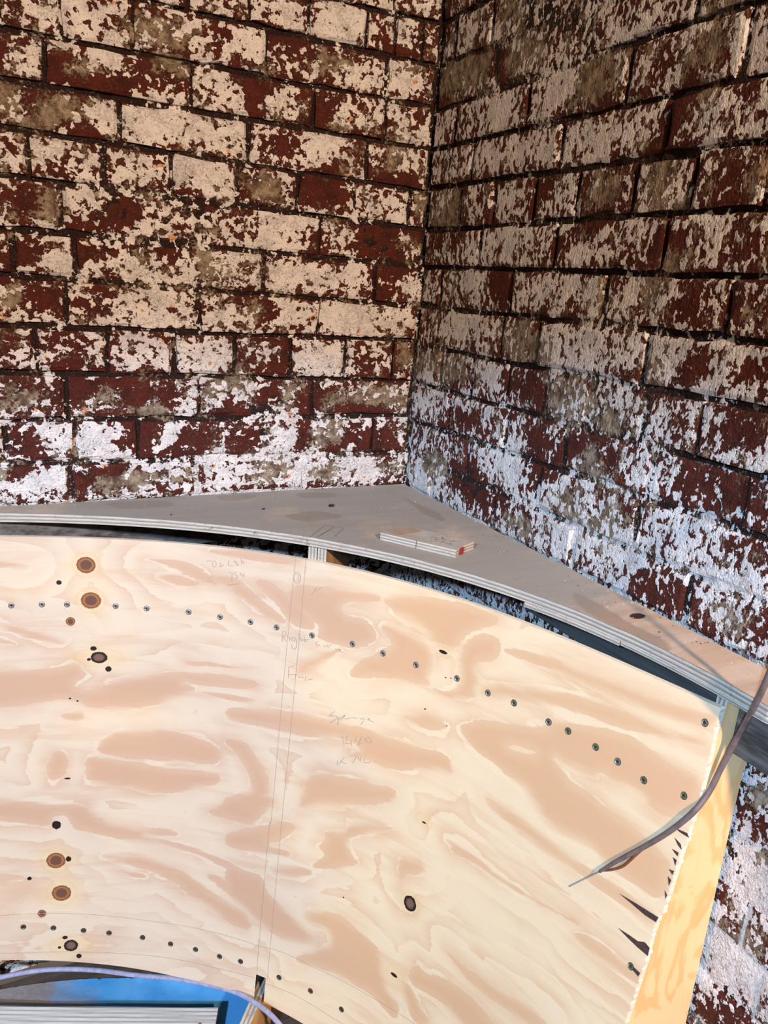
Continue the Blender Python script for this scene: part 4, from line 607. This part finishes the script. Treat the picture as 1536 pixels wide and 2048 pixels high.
def strips(name, lines, w, off, mat, label=None, step=.004):
    v, f = [], []
    for ln in lines:
        P = np.asarray(ln, float)
        seg = np.hypot(*np.diff(P, axis=0).T)
        if len(P) > 2 and seg.sum() > .3: P = catmull(P, 6); seg = np.hypot(*np.diff(P, axis=0).T)
        tt = np.r_[0, np.cumsum(seg)]
        n = max(2, int(tt[-1] / step) + 1)
        Q = np.stack([np.interp(np.linspace(0, tt[-1], n), tt, P[:, c]) for c in (0, 1)], 1)
        T = np.gradient(Q, axis=0); T /= np.linalg.norm(T, axis=1)[:, None] + 1e-9
        N = np.stack([-T[:, 1], T[:, 0]], 1)
        ww_ = w * (.75 + .5 * rng.random(n))[:, None]
        a = surf((Q + N * ww_ / 2)[:, 0], (Q + N * ww_ / 2)[:, 1], off); b = surf((Q - N * ww_ / 2)[:, 0], (Q - N * ww_ / 2)[:, 1], off)
        o = len(v); v += a.tolist() + b.tolist()
        f += [(o + i, o + i + 1, o + n + i + 1, o + n + i) for i in range(n - 1)]
    ob = kid(name, mesh(name, v, f), sheet, [mat])
    if label: ob['label'] = label
    return ob
for a_, b_, lab in ((0, 7, 'pencil word right'), (7, 12, 'pencil word curve'), (12, 20, 'pencil word front'), (20, 25, 'circled pencil three and tick marks'), (25, 39, 'upside down pencil sums'), (39, 46, 'pencil word sponge'), (46, 51, 'pencil number 1460'), (51, 59, 'pencil times 740')):
    tag(strips('pencil_writing', WRITING[a_:b_], .00105, .00035, M_PENCIL, lab), kind='stuff')
for ln in PENCIL: strips('pencil_line', [ln], .0008, .0003, M_PENCIL)

def slit_mesh(poly):
    P = np.asarray(poly); 
    return mesh('split', surf(P[:, 0], P[:, 1], .0005), [tuple(range(len(P)))])
for p_ in SLITS: kid('split', slit_mesh(p_), sheet, [M_SPLIT])  # dark flats on the face stand for the shade inside open splits

def screw_mesh(mat):
    n = 12; r = .0055; v = []; f = []; mi = []
    for (rr, z_) in ((r * 1.12, -.0003), (r, .0004), (r * .72, .0007), (r * .55, .0002)):
        for k_ in range(n): v.append((rr * math.cos(2 * math.pi * k_ / n), rr * math.sin(2 * math.pi * k_ / n), z_))
    for j in range(3):
        for k_ in range(n):
            k2_ = (k_ + 1) % n; f.append((j * n + k_, j * n + k2_, (j + 1) * n + k2_, (j + 1) * n + k_)); mi.append(1 if j == 0 else 0)
    f.append(tuple(range(3 * n, 4 * n))); mi.append(0)
    for c_ in (0, 1):
        o = len(v); a, b = r * .50, r * .13
        q4 = [(-a, -b), (a, -b), (a, b), (-a, b)]
        if c_: q4 = [(-y_, x_) for x_, y_ in q4]
        v += [(x_, y_, .00035 + .00005 * c_) for x_, y_ in q4]; f.append((o, o + 1, o + 2, o + 3)); mi.append(1)  # flat dark cross and rim paint the shade of the screw recesses
    me = mesh('screw', v, f, midx=mi); me.materials.append(mat); me.materials.append(M_DARK)
    return me
SM = [screw_mesh(M_SCREW), screw_mesh(M_SCREW2), screw_mesh(M_SCREW3)]
for i, (th_, v_) in enumerate(SCREWS):
    kind = 0 if v_ > .7 else (2 if (th_ < .36 and i % 3 != 1) else 1)
    s = bpy.data.objects.new('screw', SM[kind]); COL.objects.link(s); s.parent = sheet
    N = Vector(normal(th_, v_)); p3 = Vector(surf(th_, v_, .0002))
    s.matrix_local = Matrix.Translation(p3) @ N.to_track_quat('Z', 'Y').to_matrix().to_4x4() @ Matrix.Rotation(random.uniform(0, 3), 4, 'Z')

# ribs: two upright plywood ribs back to back, and the end panel against the right wall
ZU = ZS - .018
def rib_mesh(thc, depth, ztop_, t=.018, v1=1.1):
    d = np.array([math.cos(thc), math.sin(thc)]); nrm = np.array([-d[1], d[0]])
    vs_ = np.linspace(0, .84, 12)
    front = [(rad(thc, PT) - LEAN * q_ + BT + .0005, ZT - q_) for q_ in vs_]
    r0 = front[0][0]
    pts = [(r0 - .004 + .004, ztop_)] + front + [(r0 + depth * .8, ZT - .84), (r0 + depth, ztop_)]
    poly = [Vector((CT[0] + r_ * d[0] - nrm[0] * t / 2, CT[1] + r_ * d[1] - nrm[1] * t / 2, z_)) for r_, z_ in pts]
    bm = bmesh.new(); ly = bm.verts.layers.float.new('ply')
    a = [bm.verts.new(p_) for p_ in poly]; b = [bm.verts.new(p_ + Vector((nrm[0] * t, nrm[1] * t, 0))) for p_ in poly]
    for x_ in b: x_[ly] = 1.0
    fs = [bm.faces.new(a), bm.faces.new(b[::-1])]
    n = len(a)
    for i in range(n):
        ff = bm.faces.new((a[i], b[i], b[(i + 1) % n], a[(i + 1) % n])); ff.material_index = 1
    bmesh.ops.recalc_face_normals(bm, faces=bm.faces)
    bmesh.ops.triangulate(bm, faces=fs)
    me = bpy.data.meshes.new('rib'); bm.to_mesh(me); bm.free()
    return me
for th_ in (RIBS[0][0], RIBS[0][0] - .0182):
    kid('rib', rib_mesh(th_, .13, ZU - .0005), mats=[M_RIB, M_EDGE])

# end panel in the plane y = -1.055, square to the right wall
def end_panel():
    y0, t = -1.0545, .018
    pts = []
    for q_ in np.linspace(0, ZT, 16):
        th_ = .05
        for _ in range(4):
            r_ = rad(th_, PT) - LEAN * q_ + BT + .0005; th_ = math.asin((y0 - CT[1]) / r_)
        pts.append((CT[0] + r_ * math.cos(th_), ZT - q_))
    top = ZU - .0078
    pts = [(pts[0][0] + .001, top)] + pts + [(-.008, 0.0), (-.008, top)]
    bm = bmesh.new(); ly = bm.verts.layers.float.new('ply')
    a = [bm.verts.new((x_, y0, z_)) for x_, z_ in pts]; b = [bm.verts.new((x_, y0 + t, z_)) for x_, z_ in pts]
    for x_ in b: x_[ly] = 1.0
    fs = [bm.faces.new(a), bm.faces.new(b[::-1])]; n = len(a)
    for i in range(n):
        ff = bm.faces.new((a[i], b[i], b[(i + 1) % n], a[(i + 1) % n])); ff.material_index = 1
    bmesh.ops.recalc_face_normals(bm, faces=bm.faces)
    bmesh.ops.triangulate(bm, faces=fs)
    me = bpy.data.meshes.new('end_panel'); bm.to_mesh(me); bm.free()
    return me
tag(kid('end_panel', end_panel(), mats=[M_ORANGE, M_EDGE]), 'orange plywood end panel against the right wall')

# ------------------------------------------------------------------ plywood shelf over the gap
def wall_dist(th_):
    d = np.array([math.cos(th_), math.sin(th_)]); o = []
    if d[0] > 1e-6: o.append((-.010 - CT[0]) / d[0])
    if d[1] > 1e-6: o.append((-.010 - CT[1]) / d[1])
    return min(o)
shelf = bpy.data.objects.new('plywood_shelf', None); COL.objects.link(shelf); shelf.location = (-.3, -.3, ZS)
tag(shelf, 'dusty grey plywood shelf with a curved front edge in the wall corner', 'shelf')
def skid(name, me, mats): 
    o = link(name, me, shelf, mats=mats); o.location = (.3, .3, -ZS); return o
thc = math.atan2(-.010 - CT[1], -.010 - CT[0])
ths = np.unique(np.r_[np.linspace(-.42, thc, 170), np.linspace(thc, 1.62, 170)])
nr_ = 60
R0 = rad(ths, PS); R1 = np.array([wall_dist(t_) for t_ in ths])
tt = np.linspace(0, 1, nr_)
Rg = R0[:, None] + tt[None, :] * (R1 - R0)[:, None]
SX = (CT[0] + Rg * np.cos(ths)[:, None]).ravel(); SY = (CT[1] + Rg * np.sin(ths)[:, None]).ravel()
sg = np.full(SX.shape, -.03); sk = np.full(SX.shape, -1.0)
for poly in SHELF_GRAIN:
    s, d = sd_poly(SX, SY, poly); sg[s] = np.maximum(sg[s], d)
for c_, a1, a2_, b1, b2 in [[np.array(p_) for p_ in K] for K in SHELF_KNOTS]:
    Mx = np.stack([(a2_ - a1) / 2, (b2 - b1) / 2], 1); w_ = np.linalg.solve(Mx, np.stack([SX - c_[0], SY - c_[1]]))
    sk = np.maximum(sk, 1 - np.hypot(*w_))
top = np.stack([SX, SY, np.full(SX.shape, ZS)], 1)
n_t = len(ths)
ft = grid_faces(n_t, nr_)
# front edge band, underside, ends
fi = np.arange(n_t) * nr_; bi = fi + nr_ - 1
eT = top[fi]; eB = eT.copy(); eB[:, 2] = ZU
bB = top[bi].copy(); bB[:, 2] = ZU
o1 = len(top); o2 = o1 + n_t; o3 = o2 + n_t; bk = np.arange(n_t - 1)
fe = np.stack([o1 + bk, o1 + bk + 1, o2 + bk + 1, o2 + bk], 1)
fu = np.stack([o2 + bk, o2 + bk + 1, o3 + bk + 1, o3 + bk], 1)
ends = np.array([[0, o2, o3, nr_ - 1], [bi[-1], o3 + n_t - 1, o2 + n_t - 1, fi[-1]]])
V = np.r_[top, eT, eB, bB]
me = mesh('shelf_top', V, np.r_[ft[:, ::-1], fe[:, ::-1], fu[:, ::-1], ends],
          {'grain': np.r_[sg, np.full(3 * n_t, -.03)], 'knot': np.r_[sk, np.full(3 * n_t, -1)], 'ply': np.r_[0 * SX, np.zeros(n_t), np.ones(n_t), np.ones(n_t)]},
          midx=np.r_[np.zeros(len(ft)), np.ones(len(fe)), np.zeros(len(fu)), np.ones(2)])
skid('shelf_top', me, [M_SHELF, M_EDGE])
def doubler(t0, t1, proud, th0, th1):
    q_ = np.linspace(t0, t1, 40); v = []; ply = []
    zl = ZU - np.interp(q_, [min(t0, t1), max(t0, t1)], [th1, th0])
    for r_off, z_, p_ in ((-proud, ZU - .0002 + 0 * q_, 0), (-proud, zl, .5), (.055, zl, .5), (.055, ZU - .0002 + 0 * q_, 0)):
        r_ = rad(q_, PS) + r_off
        lim = np.array([wall_dist(a_) for a_ in q_]) - .002
        r_ = np.minimum(r_, lim)
        v.append(np.stack([CT[0] + r_ * np.cos(q_), CT[1] + r_ * np.sin(q_), z_], 1)); ply.append(np.full(40, p_))
    v = np.concatenate(v); f = []
    for j in range(4):
        j2 = (j + 1) % 4
        f += [(j * 40 + i, j2 * 40 + i, j2 * 40 + i + 1, j * 40 + i + 1) for i in range(39)]
    f += [(0, 120, 80, 40), (39, 79, 119, 159)]
    me = mesh('edge_strip', v, f, {'ply': np.concatenate(ply)})
    bm = bmesh.new(); bm.from_mesh(me); bmesh.ops.recalc_face_normals(bm, faces=bm.faces); bm.to_mesh(me); bm.free()
    return me
skid('edge_strip', doubler(.372, .208, .001, .0085, .0085), [M_EDGE]); skid('edge_strip', doubler(.206, -.40, -.001, .0075, .0045), [M_EDGE])
v, f = [], []
for ln in SHELF_PENCIL:
    Q = np.array(ln); T = np.gradient(Q, axis=0); T /= np.linalg.norm(T, axis=1)[:, None]; N = np.stack([-T[:, 1], T[:, 0]], 1) * .0007
    o = len(v); n = len(Q); v += [(*p_, ZS + .0004) for p_ in (Q + N)] + [(*p_, ZS + .0004) for p_ in (Q - N)]
    f += [(o + i, o + i + 1, o + n + i + 1, o + n + i) for i in range(n - 1)]
skid('pencil_mark', mesh('pencil_mark', v, f), [plain_mat('shelf_pencil', (.20, .18, .16), (.26, .23, .20), 90, .7, bump=0)])

# ------------------------------------------------------------------ timber battens screwed to the walls under the shelf
def batten(name, x0, x1, y0, y1, z0, z1, mat, label):
    cx_, cy_ = (x0 + x1) / 2, (y0 + y1) / 2
    o = link(name, box_mesh(name, x0 - cx_, x1 - cx_, y0 - cy_, y1 - cy_, 0, z1 - z0, .002, .0008), None, (cx_, cy_, z0), [mat])
    return tag(o, label, 'batten')
batten('timber_batten', -1.38, -.47, -.034, -.007, 1.052, ZU - .001, M_BATTEN2, 'dark timber batten on the left wall, in the gap under the shelf')
batten('timber_batten', -.042, -.007, -1.034, -.572, 1.052, ZU - .001, M_BATTEN, 'dark grey timber batten on the right wall, in the gap above the plywood sheet')
batten('timber_batten', -.055, -.009, -1.58, -1.058, 1.040, ZU - .008, M_BATTEN2, 'short dirty grey batten beside the orange end panel, under the shelf end')

# ------------------------------------------------------------------ offcut lying on the shelf
bq = np.array(BLOCK); h = .0155
A, Bq, Cq = bq[0], bq[1], bq[2]
ex = (Bq - A) / np.linalg.norm(Bq - A); Lb = np.linalg.norm(Bq - A)
ey = Cq - Bq; Wb = np.linalg.norm(ey); ey = ey / Wb
oc = bpy.data.objects.new('plywood_offcut', None); COL.objects.link(oc); oc.location = (*A, ZS)
tag(oc, 'small plywood offcut with a saw cut and red paint mark, lying on the shelf', 'offcut')
def okid(name, me, mats): return link(name, me, oc, mats=mats)
def o3(u, w, z): return Vector((*(ex * u + ey * w), z))
kx = Lb * .485
bm = bmesh.new(); ly = bm.verts.layers.float.new('ply')
outl = [(0, 0), (kx - .001, 0), (kx - .001, .022), (kx + .001, .022), (kx + .001, 0), (Lb, 0), (Lb - .002, Wb * .5), (Lb + .002, Wb), (Lb * .2, Wb), (Lb * .06, Wb * .86)]
a = [bm.verts.new(o3(u_, w_, .0006)) for u_, w_ in outl]; b = [bm.verts.new(o3(u_, w_, h)) for u_, w_ in outl]
for x_ in a: x_[ly] = 1.0
fs = [bm.faces.new(a), bm.faces.new(b)]
for i in range(len(a)):
    ff = bm.faces.new((a[i], b[i], b[(i + 1) % len(a)], a[(i + 1) % len(a)])); ff.material_index = 1
bmesh.ops.recalc_face_normals(bm, faces=bm.faces); bmesh.ops.triangulate(bm, faces=fs)
me = bpy.data.meshes.new('offcut_body'); bm.to_mesh(me); bm.free()
M_OFF = plain_mat('offcut_face', (.56, .50, .43), (.42, .36, .30), 14, .8, det=5)
M_OFF2 = plain_mat('offcut_clean_patch', (.40, .27, .17), (.47, .35, .25), 1, .7, sc3=(40, 9, 1))
okid('offcut_body', me, [M_OFF, M_EDGE])
def patch(name, uw, z, mat):
    o_ = okid(name, prism_mesh(name, [o3(u_, w_, z) for u_, w_ in uw], (0, 0, .0006)), [mat]); return o_
patch('veneer_patch', [(.004, .012), (Lb * .235, .002), (Lb * .36, Wb * .86), (Lb * .20, Wb * .97), (Lb * .06, Wb * .80)], h + .0001, M_OFF2)
me = prism_mesh('paint_mark', [Vector((*(ex * (Lb + .0012) + ey * w_), z_)) for w_, z_ in ((.012, .003), (.028, .0035), (.029, .0152), (.014, .0152))], tuple((ex * .0008).tolist() + [0]))
okid('paint_mark', me, [M_RED])
v, f = [], []
for i in range(46):
    u_, w_ = rng.normal(.74, .10) * Lb, rng.normal(.5, .20) * Wb
    if not (.5 * Lb < u_ < Lb - .006 and .008 < w_ < Wb - .006): continue
    r_ = rng.uniform(.0008, .0032); o = len(v); m_ = 6; ph_ = rng.uniform(0, 6)
    for k_ in range(m_): v.append(o3(u_ + r_ * rng.uniform(.6, 1.3) * math.cos(ph_ + k_ * 6.283 / m_), w_ + r_ * rng.uniform(.5, 1.1) * math.sin(ph_ + k_ * 6.283 / m_), h + .0003))
    v.append(o3(u_, w_, h + .0003 + r_ * .35))
    f += [(o + k_, o + (k_ + 1) % m_, o + m_) for k_ in range(m_)]
gq = okid('dried_glue', mesh('dried_glue', [tuple(p_) for p_ in v], f), [plain_mat('dried_glue', (.13, .115, .10), (.24, .22, .20), 160, .8)]); gq['kind'] = 'stuff'

# crumbs of paint and grit that have fallen on the shelf
def crumbs(name, n, mat, label, cat, rmax, seed):
    g_ = np.random.default_rng(seed); v, f = [], []
    while n > 0:
        t_ = g_.uniform(-.1, 1.4); w_ = 1 - abs(g_.normal(0, .33))
        if not .03 < w_ < .985: continue
        r1_, r0_ = wall_dist(t_), float(rad(t_, PS)); r_ = r0_ + w_ * (r1_ - r0_)
        c_ = np.array([CT[0] + r_ * math.cos(t_), CT[1] + r_ * math.sin(t_)])
        s_ = g_.uniform(.0008, rmax) * (2.0 if g_.random() < .1 else 1); m_ = 5; ph_ = g_.uniform(0, 6); o = len(v)
        for k_ in range(m_): v.append((c_[0] + s_ * g_.uniform(.5, 1.2) * math.cos(ph_ + k_ * 1.2566), c_[1] + s_ * g_.uniform(.5, 1.2) * math.sin(ph_ + k_ * 1.2566), ZS + .0002))
        v.append((c_[0], c_[1], ZS + .0004 + s_ * .5))
        f += [(o + k_, o + (k_ + 1) % m_, o + m_) for k_ in range(m_)]; n -= 1
    return tag(link(name, mesh(name, v, f), mats=[mat]), label, cat, kind='stuff')
crumbs('paint_crumbs', 70, M_FLAKE, 'pale flakes of paint scattered over the shelf along the walls', 'debris', .0020, 5)
crumbs('grit', 45, M_GRIT, 'dark grit and mortar crumbs scattered over the dusty shelf', 'debris', .0018, 6)

# ------------------------------------------------------------------ seat rib, plank and blue layer on the floor
d2 = np.array([-.0664, -.0805]); d2 /= np.linalg.norm(d2); nn = np.array([-d2[1], d2[0]])
p0 = np.array([-.4816, -.393]); tw = .022
def seat_rib():
    bm = bmesh.new(); ly = bm.verts.layers.float.new('ply')
    prof = [(-.03, 0), (.50, 0), (.50, .150), (-.03, .158)]
    a = [bm.verts.new((*(d2 * u_ - nn * tw / 2), z_)) for u_, z_ in prof]; b = [bm.verts.new((*(d2 * u_ + nn * tw / 2), z_)) for u_, z_ in prof]
    for x_ in b: x_[ly] = 1.0
    bm.faces.new(a); bm.faces.new(b[::-1])
    for i in range(4):
        ff = bm.faces.new((a[i], b[i], b[(i + 1) % 4], a[(i + 1) % 4])); ff.material_index = 1
    bmesh.ops.recalc_face_normals(bm, faces=bm.faces)
    me = bpy.data.meshes.new('seat_rib'); bm.to_mesh(me); bm.free(); return me
tag(link('seat_rib', seat_rib(), None, (*p0, 0), [M_ORANGE, M_EDGE]), 'plywood seat rib coming out of the notch in the bottom edge of the backrest', 'rib')

pa_, pb_ = np.array([-.9939, -.1212]), np.array([-.5575, -.3170])
px_ = (pb_ - pa_) / np.linalg.norm(pb_ - pa_); py_ = np.array([px_[1], -px_[0]])
pk = bpy.data.objects.new('timber_plank', None); COL.objects.link(pk); pk.location = (*pb_, .0); 
tag(pk, 'pale grey sawn timber plank lying on the floor at the lower left', 'plank')
def plank_mesh():
    nu, nw = 60, 26; u_ = np.linspace(-1.05, 0, nu); w_ = np.linspace(0, .13, nw); Ug, Wg_ = np.meshgrid(u_, w_)
    kk = Wg_ / .13 * 40 + 1.6 * np.sin(Ug * 7) * (1 - Wg_ / .13); 
    hz = .0450 + .0007 * np.sin(kk * 1.7) - .002 * ((Wg_ == 0) | (Wg_ == .13))
    xy = px_[None, None] * Ug[..., None] + py_[None, None] * Wg_[..., None]
    v = np.concatenate([xy, hz[..., None]], 2).reshape(-1, 3); f = grid_faces(nw, nu).tolist()
    o = len(v); c_ = [(-1.05, 0), (0, 0), (0, .13), (-1.05, .13)]
    v = np.r_[v, [(*(px_ * a_ + py_ * b_), .009) for a_, b_ in c_]]
    top_loops = [list(range(nu)), [j * nu + nu - 1 for j in range(nw)], list(range(nu * nw - 1, nu * (nw - 1) - 1, -1)), [j * nu for j in range(nw - 1, -1, -1)]]
    for s_ in range(4): f.append(top_loops[s_][::-1] + [o + s_, o + (s_ + 1) % 4])
    f.append([o + 3, o + 2, o + 1, o])
    me = mesh('plank_body', v, f)
    bm = bmesh.new(); bm.from_mesh(me); bmesh.ops.recalc_face_normals(bm, faces=bm.faces); bm.to_mesh(me); bm.free()
    me.polygons.foreach_set('material_index', [1 if len(p_.vertices) == nw + 2 and i_ == len(me.polygons) - 4 else 0 for i_, p_ in enumerate(me.polygons)])
    return me
def plank_mat():
    k = NT('pale_grained_plank'); uv = k.n('ShaderNodeTexCoord').outputs['Object']
    q_ = k.n('ShaderNodeMapping'); k.put(q_.inputs['Vector'], uv); q_.inputs['Rotation'].default_value = (0, 0, -math.atan2(px_[1], px_[0])); 
    w_ = k.noise(k.mp(q_.outputs[0], (5, 95, 5)), 1, 3, .5, .5)
    fr = k.n('ShaderNodeMath', operation='FRACT'); k.put(fr.inputs[0], k.mul(w_, 5))
    c = k.mix(k.ss(fr.outputs[0], .5, 1.0), (.68, .67, .62), (.56, .56, .53))
    k.col(c); k.rough(.75); k.bump(w_, .001, .5); return k.m
link('plank_body', plank_mesh(), pk, mats=[plank_mat(), M_ENDGRAIN])
hp = pb_ * 0 + px_ * -.034 + py_ * .045
link('screw_hole', mesh('screw_hole', [(hp[0] + .004 * math.cos(i * .6283), hp[1] + .004 * math.sin(i * .6283), .0463) for i in range(10)], [tuple(range(10))]), pk, mats=[M_ENDGRAIN])

nx_, ny_ = 70, 44
gx, gy = np.meshgrid(np.linspace(-1.12, -.44, nx_), np.linspace(-.60, -.018, ny_))
gy2 = gy + .0 * gx
gx2 = gx
zf = .004 + .007 * np.clip(np.sin((gx * .6 + gy) * 34 + 1.2 * np.sin(gx * 9)), 0, 1) ** 1.5 * np.clip((gy + .29) / .05, 0, 1) * np.clip((gx + .99) / .12, 0, 1)
zf = np.where(((gx - pb_[0]) * py_[0] + (gy - pb_[1]) * py_[1]) > -.02, .004, zf)
rr2 = np.hypot(gx2 - CT[0], gy2 - CT[1]); kk2 = np.minimum(1, 1.088 / rr2)  # far side cut along an arc, leaving dark floor for shade under backrest
gx2, gy2 = CT[0] + (gx2 - CT[0]) * kk2, CT[1] + (gy2 - CT[1]) * kk2
over = (rr2 > 1.088).ravel()
v = np.stack([gx2, gy2, zf], 2).reshape(-1, 3)
# keep clear of the seat rib: cut along its line
sv = (v[:, :2] - p0) @ nn; ov2 = sv > -.016
v[ov2, :2] -= nn[None, :] * (sv[ov2] + .016)[:, None]
fc_ = grid_faces(ny_, nx_)
fc_ = fc_[(over[fc_].sum(1) < 3) & (ov2[fc_].sum(1) < 3)]
used = np.unique(fc_); mp_ = -np.ones(len(v), int); mp_[used] = np.arange(len(used))
tag(link('blue_layer', mesh('blue_layer', v[used], mp_[fc_], smooth=True), mats=[M_SHEET]), 'thin folded blue layer on the floor under the backrest', 'sheet')

# ------------------------------------------------------------------ cables
cg = bpy.data.objects.new('electric_cable', None); COL.objects.link(cg); cg.location = tuple(CABLE_GREY[0])
tag(cg, 'grey brown electric cable with a stripped end hanging across the orange end panel', 'cable')
c0 = np.array(CABLE_GREY[0])
Pc = catmull(np.array(CABLE_GREY + [[-.10, -1.17, 1.42], [-.06, -1.27, 1.60], [-.035, -1.33, 1.90]]), 10) - c0
rr_ = np.interp(np.arange(len(Pc)), [0, 6, 20, 45, len(Pc)], [.0022, .0030, .0036, .0042, .0044])
link('cable_sheath', tube_mesh('cable_sheath', Pc, rr_), cg, mats=[M_CABLE])
tl = catmull([CABLE_GREY[0]] + [list(surf(t_, v_, o_)) for t_, v_, o_ in TAIL], 6) - c0
link('wire', tube_mesh('wire', tl, .0011, 6), cg, mats=[M_WIRE])
sp_ = catmull([list(c0 + np.array([0, 0, .002]))] + [list(surf(t_, v_, .004)) for t_, v_ in COPPER], 6) - c0
link('copper_end', tube_mesh('copper_end', sp_, np.linspace(.0016, .0026, len(sp_)), 7), cg, mats=[M_COPPER])

cb0 = np.array(CABLE_BLUE[1])
Pb = catmull(np.array([[-1.25, -.75, .012], [-1.16, -.5, .04]] + CABLE_BLUE + [[-.36, -.62, .08], [-.36, -.75, .010], [-.5, -1.0, .008]]), 9) - cb0
tag(link('lilac_cable', tube_mesh('lilac_cable', Pb, .0052, 12), None, tuple(cb0), [M_CABLE2]), 'shiny lilac grey cable looping across the floor opening and over the seat rib', 'cable')
